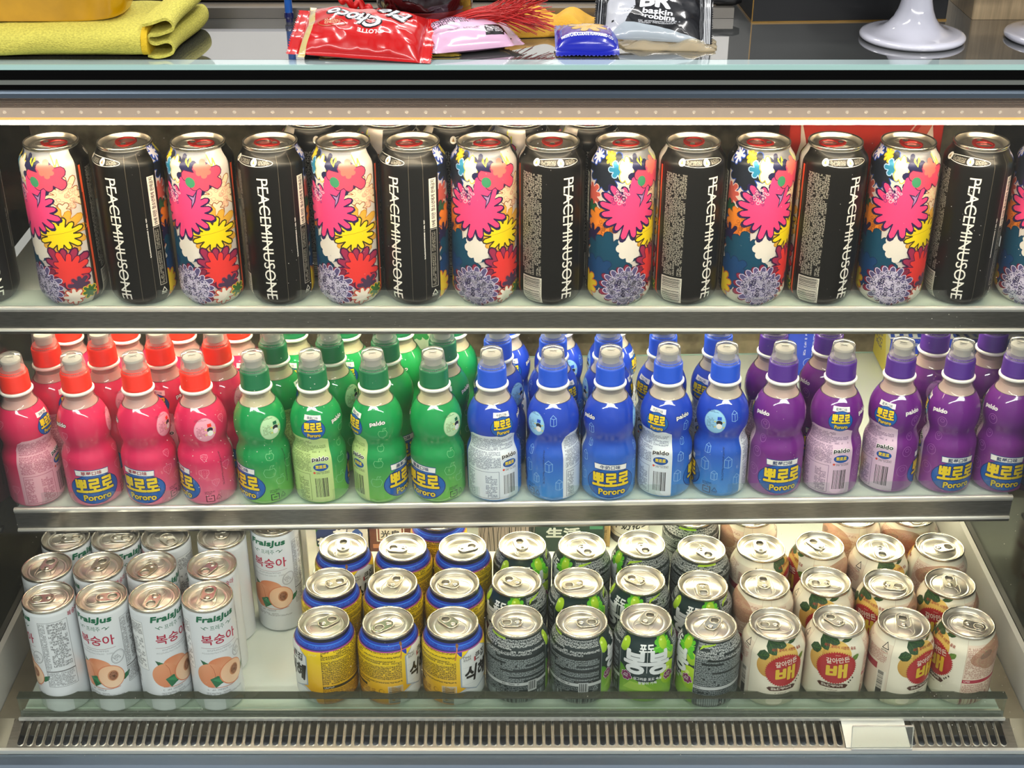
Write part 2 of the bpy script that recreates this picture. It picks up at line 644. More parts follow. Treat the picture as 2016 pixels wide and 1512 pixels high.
def body_map(prof):
    """wraps millimetre art round a turned body; prof = (z, r) rising"""
    zs = [p[0] for p in prof]
    slope = [(prof[i + 1][1] - prof[i][1]) / (prof[i + 1][0] - prof[i][0]) for i in range(len(prof) - 1)]

    def rad(z):
        i = max(0, min(len(zs) - 2, bisect.bisect_right(zs, z) - 1))
        return prof[i][1] + slope[i] * (z - zs[i]), i

    def sl(z):
        r, i = rad(z)
        t = (z - zs[i]) / (zs[i + 1] - zs[i])
        a = slope[i]
        if t < 0.5 and i > 0:
            b = slope[i - 1]
            if abs(b - a) < 0.9:
                return a * (0.5 + t) + b * (0.5 - t)
        if t >= 0.5 and i < len(slope) - 1:
            b = slope[i + 1]
            if abs(b - a) < 0.9:
                return a * (1.5 - t) + b * (t - 0.5)
        return a

    def f(R, n=60):
        w = 2 * pi / n

        def g(x, y, off):
            a = x / R
            r, i = rad(y)
            sp = sl(y)
            L = sqrt(1 + sp * sp)
            nr, nz = 1 / L, -sp / L
            r = r / 1000 + off
            # every layer keeps to the same flat facets, so that layers never cut through each other
            k = math.floor(a / w + 1e-9)
            t = a / w - k
            a0, a1 = k * w, k * w + w
            return (r * (sin(a0) * (1 - t) + sin(a1) * t), -r * (cos(a0) * (1 - t) + cos(a1) * t), y / 1000), (nr * sin(a), -nr * cos(a), nz)
        return g
    return f


def wrap_cuts(R, n=60):
    c = 2 * pi * R
    return [c * k / n for k in range(-2 * n, 2 * n + 1)]


# ------------------------------------------------------------------ object helpers
def tag(o, label=None, cat=None, group=None, kind=None):
    if label: o['label'] = label
    if cat: o['category'] = cat
    if group: o['group'] = group
    if kind: o['kind'] = kind
    return o


def empty(name, loc=(0, 0, 0), label=None, cat=None, group=None):
    o = bpy.data.objects.new(name, None)
    o.empty_display_size = 0.02
    o.location = loc
    COL.objects.link(o)
    return tag(o, label, cat, group)


def copy_tree(o, parent=None):
    c = o.copy()
    COL.objects.link(c)
    if parent:
        c.parent = parent
    for ch in [x for x in o.children]:
        copy_tree(ch, c)
    return c


def simple(name, m, parent, fn):
    p = PM()
    fn(p)
    return p.build(name, m, parent)


ORD = ['leftmost', 'second from the left', 'third from the left', 'fourth from the left', 'fifth from the left', 'sixth from the left',
       'seventh from the left', 'eighth from the left', 'ninth from the left', 'tenth from the left', 'eleventh from the left',
       'twelfth from the left', 'thirteenth from the left', 'fourteenth from the left', 'fifteenth from the left', 'sixteenth from the left']


def relax(P, r, n=60):
    P = [list(p) for p in P]
    for _ in range(n):
        for i in range(len(P)):
            for j in range(i):
                dx, dy = P[i][0] - P[j][0], P[i][1] - P[j][1]
                d = sqrt(dx * dx + dy * dy)
                m = r[i] + r[j] + 0.0006
                if d < m:
                    k = (m - d) / 2 / (d or 1)
                    P[i][0] += dx * k; P[i][1] += dy * k
                    P[j][0] -= dx * k; P[j][1] -= dy * k
    return P

# ================================================================== THE COLD CABINET
K_BLACK = mat('black_rubber', '#020202', rough=0.6, spec=0.08)
K_GREYLINE = mat('grey_aluminium', '#7d827c', rough=0.4, metal=0.5)
K_BLUESTEEL = mat('blue_grey_metal', '#5c6874', rough=0.38, metal=0.75, bump=0.03, bump_scale=60, stretch=(1, 20, 20))
K_WARMALU = mat('warm_aluminium', '#b79f92', rough=0.42, metal=0.75)
K_COPPER = mat('lamp_housing', '#e6c9b8', rough=0.5, metal=0.1)
K_SIDE = mat('dark_mirror_glass', '#23251a', rough=0.1, metal=0.6, bump=0.03, bump_scale=8)
K_BACK = mat('stained_back_sheet', '#9a8f78', rough=0.35, metal=0.55, bump=0.1, bump_scale=30, vary=0.75)
K_LINER = mat('white_liner', '#c9c7c0', rough=0.4)
K_DECKSTEEL = mat('deck_stainless', '#9a917e', rough=0.5, metal=0.6, vary=0.2, bump_scale=40)
K_WHITEGLASS = mat('opal_shelf_glass', '#d3dcd3', rough=0.12, coat=0.5)
K_AQUA = mat('aqua_glass_edge', '#a9cfc8', rough=0.15, coat=0.5)
K_TOP = mat('dark_counter_glass', '#4b4d4c', rough=0.03, coat=1.0, ior=2.1, vary=0.2, bump_scale=6)
K_TOPEDGE = mat('pale_counter_glass_edge', '#b4c6c7', rough=0.06, coat=1.0)
K_MARBLE = mat('white_marble_front', '#c9ccd3', rough=0.35, coat=0.3, vary=0.25, bump_scale=9, stretch=(1, 5, 5))
K_LED = mat('led_diffuser', '#ffffff', emit=LED_FRONT, emit_color='#ffe9c8')
K_AMBERGLOW = mat('amber_led_glow', '#e8a860', emit=0.4, emit_color='#ffb868')  # amber glow fringe of the LED, put into an emissive colour
K_GLINT = mat('led_bead', '#f0d8c6', emit=0.08, emit_color='#ffe2c4')  # faint emission imitates LED reflections on the housing
K_LEDREAR = mat('led_tube', '#ffffff', emit=LED_REAR, emit_color='#fff0d0')
K_PANE = clear_mat('dusty_front_pane', '#fdfffd', body=0.004, specks=0.55, body_color='#fff7e6', gloss=0.4)
K_LIPGLASS = clear_mat('green_tinted_glass', '#eff4ee', body=0.02, body_color='#aab5a4', gloss=0.8)
K_LIPEDGE = clear_mat('green_glass_edge', '#a3a996', body=0.55, body_color='#4c5044', gloss=1.0)
K_CLEAR = clear_mat('clear_acrylic', '#f6faf8', body=0.02, gloss=0.7)
K_DARKVOID = mat('duct_dark', '#1c1c18', rough=0.7)

cab = empty('display_cabinet', (0, 1.1, 0), 'long glass-fronted chilled display cabinet holding the drinks', 'display cabinet')


def cpart(name, m, fn, parent=cab):
    p = PM()
    fn(p)
    p.V = [(v[0], v[1] - 1.1, v[2]) for v in p.V]
    return p.build(name, m, parent)


XW = 0.588
BACKY = 1.64
# carcass ------------------------------------------------------------
cpart('back_panel', K_BACK, lambda p: p.box(-0.6, 0.6, BACKY, BACKY + 0.02, 0.45, Z_TOP - 0.06))
for sx in (-1, 1):
    cpart('side_panel', K_SIDE, lambda p: p.box(min(sx * 0.5475, sx * 0.556), max(sx * 0.5475, sx * 0.556), 1.075, BACKY, 0.45, Z_SH1 - 0.036))
    cpart('upper_side_panel', K_SIDE, lambda p: p.box(min(sx * XW, sx * (XW + 0.012)), max(sx * XW, sx * (XW + 0.012)), 1.15, BACKY, Z_SH1 - 0.036, Z_TOP - 0.052))
    cpart('liner', K_LINER, lambda p: p.box(min(sx * 0.541, sx * 0.547), max(sx * 0.541, sx * 0.547), 1.075, BACKY - 0.001, Z_DECK - 0.03, Z_DECK + 0.046))
cpart('floor_tray', K_DECKSTEEL, lambda p: p.box(-0.54, 0.54, 1.112, BACKY - 0.001, Z_DECK - 0.03, Z_DECK - 0.0065))
for sx in (-1, 1):
    cpart('side_tray', K_DECKSTEEL, lambda p: p.flat([(sx * 0.54, 1.0795, Z_DECK - 0.026), (sx * 0.54, 1.112, Z_DECK - 0.0066), (sx * 0.522, 1.112, Z_DECK - 0.0066), (sx * 0.522, 1.0795, Z_DECK - 0.026)][::sx]))
cpart('deck_glass', K_WHITEGLASS, lambda p: p.box(-0.513, 0.513, 1.121, 1.52, Z_DECK - 0.0064, Z_DECK - 0.0003, bev=0.001))
cpart('deck_front_line', CHROME, lambda p: p.box(-0.516, 0.516, 1.1078, 1.1102, Z_DECK - 0.0062, Z_DECK - 0.0030))
cpart('deck_edge', CHROME, lambda p: p.box(-0.514, 0.514, 1.1175, 1.1205, Z_DECK - 0.006, Z_DECK - 0.001))
# glass lip that stops the cans
lip = cpart('glass_lip', K_LIPGLASS, lambda p: p.box(-0.514, 0.514, 1.1105, 1.1165, Z_DECK - 0.003, Z_DECK + 0.0215))
o = PM()
o.box(-0.5145, 0.5145, 1.1102, 1.1200, Z_DECK + 0.0216, Z_DECK + 0.0232)
o.V = [(v[0], v[1] - 1.1, v[2]) for v in o.V]
o.build('polished_edge', K_LIPEDGE, lip)
# air grille with real slots, tilted towards the front
GA = radians(13)
GY, GZ, GL = 1.1135, Z_DECK - 0.0078, 0.0375


def gframe(x, y, z):
    return (x, GY - (GL - y) * cos(GA) + z * 0, GZ - (GL - y) * sin(GA) + z)


def stadium(cx, y0, y1, r, n=5):
    P = []
    for i in range(n + 1):
        a = pi * i / n
        P.append((cx + r * cos(a), y1 - r + r * sin(a)))
    for i in range(n + 1):
        a = pi + pi * i / n
        P.append((cx + r * cos(a), y0 + r + r * sin(a)))
    return P


def grille(p):
    hs = []
    n = 109
    for i in range(n):
        cx = -0.5085 + 1.017 * i / (n - 1)
        hs.append(stadium(cx, 0.0036, 0.0352, 0.0031))
    # cut into short panels so that the plate triangulates cleanly
    for i in range(n):
        cx = -0.5085 + 1.017 * i / (n - 1)
        hw = 1.017 / (n - 1) / 2
        a, b = cx - hw, cx + hw
        if i == 0: a = -0.522
        if i == n - 1: b = 0.522
        p.plate([(a, 0), (b, 0), (b, GL), (a, GL)], [hs[i][::-1]], -0.0012, 0, frame=gframe)
        # raised pressed lip round the slot
        L = hs[i]
        for k in range(len(L)):
            q = L[k]; q2 = L[(k + 1) % len(L)]
            def outw(t, s=0.0007):
                return (t[0] + (t[0] - cx) / 0.0031 * s, t[1] + (s if t[1] > 0.017 else -s) * 0.8)
            A, B, Cc, D = q, q2, outw(q2), outw(q)
            p.flat([gframe(*A, 0.0009), gframe(*B, 0.0009), gframe(*Cc, 0.0001), gframe(*D, 0.0001)][::-1], mi=1)


cpart('air_grille', [STEEL, mat('pressed_slot_edge', '#b9b3a6', rough=0.3, metal=0.85)], grille)
cpart('grille_back_rail', STEEL, lambda p: p.prism_x([(1.1142, Z_DECK - 0.0085), (1.1172, Z_DECK - 0.0065), (1.1172, Z_DECK - 0.0005), (1.1142, Z_DECK - 0.0065)], -0.516, 0.516))
cpart('duct', K_DARKVOID, lambda p: p.box(-0.54, 0.54, 1.07, 1.11, Z_DECK - 0.09, Z_DECK - 0.045))
ySill = GY - GL * cos(GA)
zSill = GZ - GL * sin(GA)
cpart('sill_line', CHROME, lambda p: p.prism_x([(ySill - 0.003, zSill - 0.004), (ySill + 0.0005, zSill - 0.004), (ySill + 0.0005, zSill + 0.0012), (ySill - 0.003, zSill + 0.0006)], -0.545, 0.545))
cpart('front_sill', K_BLUESTEEL, lambda p: p.prism_x([(ySill - 0.0215, zSill - 0.05), (ySill - 0.0032, zSill - 0.05), (ySill - 0.0032, zSill - 0.0045), (ySill - 0.016, zSill - 0.0065), (ySill - 0.0215, zSill - 0.012)], -0.62, 0.62))
cpart('marble_base', K_MARBLE, lambda p: p.box(-0.66, 0.66, ySill - 0.12, 1.62, 0.04, zSill - 0.0222 - 0.01, bev=0.004))
# sloped front pane, from the sill up to the lamp rail
ZP0, ZP1 = zSill - 0.0115, Z_TOP - 0.0275
YP0, YP1 = ySill - 0.010, 1.1930


def pane(p):
    n = Vector((0, -(ZP1 - ZP0), -(YP0 - YP1))).normalized()
    t = 0.005
    p.prism_x([(YP0, ZP0), (YP0 + t, ZP0), (YP1 + t, ZP1), (YP1, ZP1)], -0.575, 0.575)


cpart('front_pane', K_PANE, pane)
# counter top and the stack of rails under its front edge ------------
YF = 1.1825
cpart('counter_glass', K_TOP, lambda p: p.box(-0.62, 0.62, YF + 0.0163, 1.62, Z_TOP - 0.008, Z_TOP))
cpart('counter_edge', K_TOPEDGE, lambda p: p.box(-0.62, 0.62, YF + 0.002, YF + 0.0161, Z_TOP - 0.008, Z_TOP - 0.0001))
cpart('counter_edge_line', K_AQUA, lambda p: p.box(-0.62, 0.62, YF, YF + 0.0019, Z_TOP - 0.0045, Z_TOP - 0.0002))
cpart('upper_gasket', K_BLACK, lambda p: p.box(-0.62, 0.62, YF + 0.001, YF + 0.03, Z_TOP - 0.0135, Z_TOP - 0.0081))
cpart('upper_gasket', K_BLACK, lambda p: p.box(-0.62, 0.62, YF + 0.0005, YF + 0.0018, Z_TOP - 0.0082, Z_TOP - 0.0046))
cpart('grey_rail', K_GREYLINE, lambda p: p.box(-0.62, 0.62, YF - 0.001, YF + 0.03, Z_TOP - 0.0172, Z_TOP - 0.0136))
cpart('lower_gasket', K_BLACK, lambda p: p.box(-0.62, 0.62, YF + 0.001, YF + 0.03, Z_TOP - 0.0222, Z_TOP - 0.0173))
cpart('pane_clamp', K_BLUESTEEL, lambda p: p.prism_x([(YF - 0.0015, Z_TOP - 0.0290), (YF + 0.0092, Z_TOP - 0.0290), (YF + 0.0092, Z_TOP - 0.0223), (YF + 0.002, Z_TOP - 0.0223), (YF - 0.0015, Z_TOP - 0.025)], -0.62, 0.62))


def ribbed(p):
    z = Z_TOP - 0.0345
    for k in range(6):
        zz = z - k * 0.0015
        p.prism_x([(1.2008, zz - 0.0015), (1.2018, zz - 0.0015), (1.2018, zz), (1.1996, zz - 0.0002), (1.1996, zz - 0.0008)], -0.56, 0.56)


cpart('ribbed_rail', K_WARMALU, ribbed)
ZL = Z_TOP - 0.0436
lamp = cpart('lamp_housing', K_COPPER, lambda p: p.prism_x([(1.2012, ZL - 0.0093), (1.2132, ZL - 0.0093), (1.2132, ZL), (1.1999, ZL)], -0.56, 0.56))
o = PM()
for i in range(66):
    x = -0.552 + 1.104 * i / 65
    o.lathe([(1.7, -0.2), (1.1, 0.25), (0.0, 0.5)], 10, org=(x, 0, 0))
    # glowing dots imitate LED reflections in the housing metal; they face the front
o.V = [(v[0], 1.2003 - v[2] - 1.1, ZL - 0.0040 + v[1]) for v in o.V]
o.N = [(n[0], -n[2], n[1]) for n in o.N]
o.build('led_glints', K_GLINT, lamp)
o = PM(); o.box(-0.56, 0.56, 1.2016, 1.2132, ZL - 0.0120, ZL - 0.0094); o.V = [(v[0], v[1] - 1.1, v[2]) for v in o.V]
o.build('amber_glow_bar', K_AMBERGLOW, lamp)  # added bar that imitates the amber glow above the white LED line
o = PM(); o.prism_x([(1.2020, ZL - 0.0162), (1.2110, ZL - 0.0172), (1.2132, ZL - 0.0125), (1.2018, ZL - 0.0121)], -0.56, 0.56); o.V = [(v[0], v[1] - 1.1, v[2]) for v in o.V]
o.build('led_diffuser', K_LED, lamp)
cpart('ceiling_sheet', STEEL, lambda p: p.box(-XW, XW, 1.2136, BACKY, Z_TOP - 0.05, Z_TOP - 0.045))
# ledge behind the counter glass: steps of pale and tan metal
K_TAN = mat('tan_strip', '#b79a6c', rough=0.35, metal=0.4, vary=0.3, bump_scale=6)
K_PALE = mat('pale_ledge', '#c4c6cb', rough=0.25, metal=0.2)
K_GREYST = mat('grey_ledge', '#8f8a82', rough=0.25, metal=0.6, vary=0.3, bump_scale=6)
cpart('rear_ledge', K_GREYST, lambda p: p.box(-0.62, 0.212, 1.3383, 1.36, Z_TOP + 0.0002, Z_TOP + 0.010))
cpart('rear_ledge_line', K_BLACK, lambda p: p.box(-0.62, 0.212, 1.3600, 1.362, Z_TOP + 0.0002, Z_TOP + 0.0118))
cpart('rear_ledge_strip', K_TAN, lambda p: p.box(-0.62, 0.212, 1.362, 1.372, Z_TOP + 0.0002, Z_TOP + 0.0155))
cpart('rear_ledge_line', K_BLACK, lambda p: p.box(-0.62, 0.212, 1.372, 1.374, Z_TOP + 0.0002, Z_TOP + 0.0175))
cpart('rear_ledge_top', K_PALE, lambda p: p.box(-0.62, 0.212, 1.374, 1.62, Z_TOP + 0.0002, Z_TOP + 0.022))


# shelves ------------------------------------------------------------
def shelf(name, z, yf, depth, half_w, roll, label, led, rail_w=None, lx0=None, lx1=None, k=1.0):
    s = empty(name, (0, yf, z), label, 'shelf', 'glass shelves of the cabinet')
    s.rotation_euler = (0, -roll, 0)
    s.scale = (k, k, k)
    simple('glass_plate', K_WHITEGLASS, s, lambda p: p.box(-half_w + 0.002, half_w - 0.002, 0.004, depth, -0.008, -0.0003, bev=0.001))
    simple('back_edge', K_AQUA, s, lambda p: p.box(-half_w + 0.002, half_w - 0.002, depth, depth + 0.003, -0.008, -0.0003))

    plate_w = half_w
    half_w = rail_w or half_w

    def rail(p):
        p.prism_x([(0.000, -0.0045), (0.0036, -0.0045), (0.0036, 0.0006), (0.0010, 0.0010), (-0.0006, 0.0002), (-0.0010, -0.0016)], -half_w, half_w, mi=1)
        p.prism_x([(0.0010, -0.0238), (0.0030, -0.0238), (0.0030, -0.0046), (0.0003, -0.0046)], -half_w, half_w, mi=0)
        p.prism_x([(-0.0018, -0.0262), (0.0026, -0.0262), (0.0026, -0.0239), (0.0004, -0.0239), (-0.0014, -0.0246)], -half_w, half_w, mi=1)
        p.prism_x([(0.0002, -0.0300), (0.0100, -0.0300), (0.0100, -0.0263), (-0.0006, -0.0263)], -half_w, half_w, mi=0)
    simple('front_rail', [STEEL, CHROME], s, rail)
    simple('clear_lip', K_CLEAR, s, lambda p: p.box(-half_w + 0.003, half_w - 0.003, 0.0037, 0.0052, 0.0, 0.0175))
    if led:
        ld = simple('lamp_channel', STEEL, s, lambda p: p.box(-plate_w + 0.01, plate_w - 0.01, led - 0.010, led + 0.010, -0.0125, -0.0082))
        simple('led_tube', K_LEDREAR, ld, lambda p: p.prism_x([(led - 0.004, -0.0175), (led + 0.004, -0.0175), (led + 0.007, -0.0127), (led - 0.007, -0.0127)], lx0 if lx0 is not None else -half_w + 0.02, lx1 or half_w - 0.02))
    return s


sh1 = shelf('shelf', Z_SH1, 1.2835, 0.30, 0.548, 0.0, 'upper glass shelf with a steel front rail under the tall cans', 0.085, 0.582)
sh2 = shelf('shelf', Z_SH2, 1.1945 * K2, 0.32, 0.513, ROLL2, 'lower glass shelf with a steel front rail under the bottles', 0.108, None, -0.25, 0.50, K2)


# ================================================================== CAN ENDS
def lid_mesh(p, R, top, depth, mi_panel=0, mi_rim=1):
    """double-seamed can end, R = rim radius in mm, top = height of the rim"""
    p.lathe([(R - 1.0, top - 3.6), (R - 0.1, top - 3.0), (R, top - 1.0), (R - 0.5, top - 0.15), (R - 1.0, top), (R - 1.6, top - 0.2), (R - 2.0, top - 1.0)], 48, mi=mi_rim)
    p.lathe([(R - 2.0, top - 1.0), (R - 3.4, top - depth), (R - 4.2, top - depth - 0.7), (R - 5.1, top - depth), (R - 5.5, top - depth + 1.4),
             (R - 6.2, top - depth + 1.9), (R - 8.0, top - depth + 1.9), (R - 8.3, top - depth + 1.5), (R - 8.9, top - depth + 1.5), (R - 9.2, top - depth + 1.8), (0.0, top - depth + 1.8)], 48, mi=mi_panel)


def oval_pts(cx, cy, w, l0, l1, n=10):
    """long rounded outline: half ellipses at both ends, in mm"""
    P = []
    for i in range(n + 1):
        a = pi * i / n
        P.append((cx + w * cos(a), cy + l1 + w * 0.9 * sin(a)))
    for i in range(n + 1):
        a = pi + pi * i / n
        P.append((cx + w * cos(a), cy - l0 + w * 0.9 * sin(a)))
    return P


def tab_mesh(p, z, mi=0, big=False):
    """stay-on tab; the finger loop points to -y"""
    m = lambda L: [(a / 1000, b / 1000) for a, b in L]
    if big:       # one wide ring, as on the tall cans
        outer = []
        for i in range(22):
            a = 2 * pi * i / 22
            r = 1 - 0.22 * max(0, sin(a)) ** 2
            outer.append((10.5 * r * cos(a), -5.0 + 11.5 * sin(a) * (1.0 if sin(a) < 0 else 1.35)))
        hole = [(8.1 * cos(2 * pi * i / 16), -6.6 + 8.2 * sin(2 * pi * i / 16)) for i in range(16)]
        p.plate(m(outer), [m(hole)[::-1]], (z + 0.5) / 1000, (z + 1.9) / 1000, mi=mi)
        p.lathe([(2.8, z + 1.9), (2.4, z + 2.5), (0, z + 2.6)], 12, mi=1, org=(0, 0.0052, 0))
    else:
        outer = oval_pts(0, -4.5, 7.2, 7.5, 3.5)
        h1 = oval_pts(0, -10.5, 4.6, 1.0, 0.6, 7)
        h2 = [(4.3 * cos(a), 0.4 + 4.3 * sin(a)) for a in [pi * (0.12 + 0.76 * i / 8) for i in range(9)]] + [(2.9 * cos(a), 0.4 + 2.9 * sin(a)) for a in [pi * (0.88 - 0.76 * i / 8) for i in range(9)]]
        p.plate(m(outer), [m(h1)[::-1], m(h2)[::-1]], (z + 0.5) / 1000, (z + 1.7) / 1000, mi=mi)
        p.lathe([(2.6, z + 1.7), (2.2, z + 2.3), (0, z + 2.4)], 12, mi=mi, org=(0, 0.0004, 0))
        # curled rim of the tab
        for L in (outer, h1):
            k = len(L)
            p.tube([(L[i % k][0] / 1000, L[i % k][1] / 1000, (z + 1.5) / 1000) for i in range(k + 1)], 0.00062, 5, mi=mi, cap=False)


def embossed(p, z, mi, R):
    """pressed outline round the opening, widening away from the tab"""
    P = []
    for i in range(13):
        a = pi * i / 12
        P.append((10.5 * cos(a) * R / 27, 7.0 * R / 27 + 11.0 * sin(a) * R / 27))
    for i in range(7):
        a = pi + pi * i / 6
        P.append((8.6 * cos(a) * R / 27, -12.5 * R / 27 + 5.5 * sin(a) * R / 27))
    k = len(P)
    p.tube([(P[i % k][0] / 1000, P[i % k][1] / 1000, z / 1000) for i in range(k + 1)], 0.00045, 5, mi=mi, cap=False)
    Q = [(7.8 * cos(2 * pi * i / 18) * R / 27, (9.8 + 6.4 * sin(2 * pi * i / 18)) * R / 27) for i in range(18)]
    p.tube([(Q[i % 18][0] / 1000, Q[i % 18][1] / 1000, z / 1000) for i in range(19)], 0.0004, 5, mi=mi, cap=False)


def can_proto(name, art, R, prof, H, rim, depth, pm, vcut, red=False, bottom=None):
    root = empty(name)
    p = PM()
    p.art(art, body_map(prof)(R), wrap_cuts(R), vcut, 0)
    b = bottom or prof[0][1]
    p.lathe([(0, 5), (b - 6, 4), (b - 2.5, 0.6), (b - 1.2, 0), (b - 0.3, prof[0][0])], 48, mi=1)
    p.lathe([(prof[-1][1], prof[-1][0]), (rim - 0.9, H - 3.6)], 48, mi=1)
    p.build('body', [pm, ALU], root)
    lp = PM()
    lid_mesh(lp, rim, H, depth)
    z = H - depth + 1.8
    embossed(lp, z, 0, rim)
    lid = lp.build('lid', [ALU, ALU_RIM], root)
    tp = PM()
    tab_mesh(tp, z, 0, red)
    tp.build('pull_tab', [TAB_RED if red else ALU_RIM, ALU_RIM], lid)
    return root


def lid_turn(root, deg):
    for c in root.children:
        if c.name.split('.')[0] == 'lid':
            c.rotation_euler = (0, 0, radians(deg))


DEG = lambda R, d: R * radians(d)


def base(art, R, H, c, z0=0.0):
    art.items.append(([(-pi * R, z0), (pi * R, z0), (pi * R, H), (-pi * R, H)], c, 0))


def shift(a, dy, lo, hi):
    """slides the printed motifs up a body; whatever starts at the foot is stretched instead"""
    out = []
    for pts, c, lay in a.items:
        if lay == 0:
            out.append((pts, c, lay)); continue
        q = [(x, y if y < 1.0 else y + dy) for x, y in pts]
        q = half(q, 1, hi, True)
        if len(q) < 3: continue
        out.append((q, (lambda x, y, c=c: c(x, y - dy)) if callable(c) else c, lay))
    a.items = out
    return a


# ------------------------------------------------------------------ tall 500 ml can: flowers on one side, black on the other
RT = 33.0
TALLPROF = [(0.6, 25.0), (3, 27.4), (7, 30.2), (10, 31.8), (13, 32.7), (16, 33), (148, 33), (151, 32.6), (154, 31.4), (158.5, 28.2), (161, 26.9), (163.4, 26.2)]


def tall_art():
    a = Art()
    blk = lin('#0e0c09')
    base(a, RT, 163.4, blk, 0.6)
    x = lambda d: DEG(RT, d)
    # ---- flower side, centre 165
    c0 = 165.0
    X = lambda d: x(c0 + d)
    a.rect(X(-89), 0.6, X(91), 163.4, lin('#d8cec6'))
    ink = lin('#2c2350')
    # neck scrawls
    a.rect(X(-22), 138, X(50), 163.4, lin('#7d7e84'))
    a.flower(X(-50), 145, 22, 11, 0.3, lin('#1f2430'), lin('#2f55b0'), 0.9, 10, 1)
    a.flower(X(6), 150, 12, 8, 0.4, lin('#2a2c4a'), None, 0, 0, 51)
    a.flower(X(-70), 158, 8, 8, 0.5, lin('#e9e2ee'), lin('#2c56c8'), 1.0, 0, 2)
    a.flower(X(-42), 159, 6.5, 7, 0.5, lin('#eedb3a'), lin('#c7a81e'), 0.8, 0, 3)
    a.flower(X(-26), 148, 9.5, 6, 0.45, lin('#2f86ad'), lin('#a8c8ee'), 1.0, 30, 4)
    a.flower(X(-12), 148, 7.0, 5, 0.3, lin('#ddd5ce'), lin('#d2c23e'), 0.9, 10, 5, squash=1.9)
    a.line([(X(8), 147), (X(10), 158), (X(14), 150), (X(18), 159), (X(21), 152)], 1.2, lin('#cfd23c'))
    a.line([(X(50), 161), (X(55), 150), (X(60), 157), (X(64), 141), (X(70), 148)], 1.5, lin('#dcdc50'))
    # far left darker blooms
    a.flower(X(-78), 118, 14, 9, 0.4, lin('#c65a4e'), lin('#e7c8c0'), 0.9, 0, 6)
    a.flower(X(-78), 101, 11, 8, 0.4, lin('#225a3c'), lin('#1a2c28'), 0.8, 0, 7)
    a.flower(X(-70), 90, 12, 8, 0.5, lin('#3a5c9e'), lin('#16234e'), 1.0, 12, 8)
    a.flower(X(-52), 92, 17, 10, 0.25, lin('#e8862a'), lin('#b5601a'), 0.7, 5, 9)
    a.scribble(X(-46), 87, 10, 12, 26, 0.5, lin('#b5601a'), 3, 1.6)
    a.flower(X(-72), 73, 16, 10, 0.45, lin('#241a42'), lin('#d9762c'), 0.9, 0, 10)
    a.flower(X(-38), 53, 28, 13, 0.2, lin('#0e4560'), lin('#123650'), 0.8, 0, 11)
    a.flower(X(-58), 36, 20, 10, 0.25, lin('#123f70'), lin('#0f2f58'), 0.8, 8, 12)
    a.flower(X(-84), 22, 15, 9, 0.35, lin('#e0c02c'), lin('#d9742c'), 1.2, 0, 13)
    # pale gap, then right-hand blooms
    a.flower(X(0), 66, 14.5, 8, 0.2, lin('#e4ddd4'), None, 0, 0, 14)
    a.flower(X(64), 120, 19, 12, 0.4, lin('#ecd6ae'), lin('#a8683c'), 0.9, 0, 15, 0.2)
    a.scribble(X(64), 120, 12, 14, 30, 0.5, lin('#e8a890'), 15, 2.2)
    a.flower(X(52), 106, 9, 7, 0.4, lin('#e8d2b8'), lin('#a0664a'), 0.9, 0, 16, 0.2)
    a.scribble(X(38), 92, 10, 8, 22, 0.5, lin('#c99aa8'), 16, 1.8)
    a.flower(X(30), 100, 9, 7, 0.4, lin('#34264f'), None, 0, 0, 17)
    a.flower(X(24), 139, 20, 9, 0.35, lin('#26274e'), None, 0, 0, 18)
    a.flower(X(44), 84, 26, 13, 0.4, lin('#e0a93c'), lin('#c88a2c'), 0.8, 4, 19)
    a.flower(X(47), 80, 22, 12, 0.42, lin('#f1d516'), lin('#3e3416'), 1.3, 10, 20, squash=0.85)
    a.line([(X(20), 80), (X(45), 82), (X(72), 84)], 0.5, lin('#c2a41c'))
    a.flower(X(45), 43, 24, 12, 0.4, lin('#a02c50'), lin('#431a44'), 1.5, 0, 21, 0.2)
    a.flower(X(49), 41, 19, 12, 0.4, lin('#e83a36'), lin('#6a1a3c'), 0.9, 8, 22, 0.22)
    a.flower(X(64), 25, 11, 8, 0.4, lin('#4a3350'), lin('#c23a4c'), 0.8, 0, 23)
    a.flower(X(52), 12, 11, 8, 0.4, lin('#e4dcd0'), lin('#c8503c'), 1.2, 0, 24)
    a.flower(X(80), 16, 8, 7, 0.4, lin('#3c6a34'), lin('#e2c238'), 0.9, 0, 25)
    # big pink bloom
    a.flower(X(-2), 106, 31, 17, 0.30, ink, None, 0, 3, 26)
    a.flower(X(-1), 107, 29, 17, 0.34, lin('#e5447c'), lin('#2e1a50'), 1.1, 3, 26)
    a.poly([(X(-10), 112), (X(-2), 140), (X(16), 147), (X(34), 128), (X(26), 108), (X(8), 100)], lin('#e5447c'))
    a.flower(X(38), 141, 17, 7, 0.3, lin('#e24a66'), lin('#5a2450'), 0.9, 20, 27, 0.25)
    a.flower(X(40), 148, 10, 6, 0.3, lin('#ea7468'), None, 0, 0, 28, 0.25)
    a.ell(X(16), 136, 4.6, 5.6, lin('#3f8a64'), 12, 20)
    a.poly([(X(6), 124), (X(18), 122), (X(27), 129), (X(21), 116), (X(13), 108), (X(15), 117)], ink)
    a.poly([(X(11), 122), (X(19), 120.5), (X(23), 125), (X(19), 116), (X(15), 112), (X(16.5), 118)], lin('#a884b4'))
    a.scribble(X(-18), 121, 7, 7, 22, 0.5, lin('#f3d3e0'), 8, 1.4)
    a.scribble(X(-22), 118, 7, 8, 10, 0.6, lin('#7c2f78'), 9, 1.8)
    # lavender bloom at the foot
    a.flower(X(-5), 24, 25.5, 17, 0.3, lin('#8a2742'), lin('#55183a'), 0.8, 0, 29)
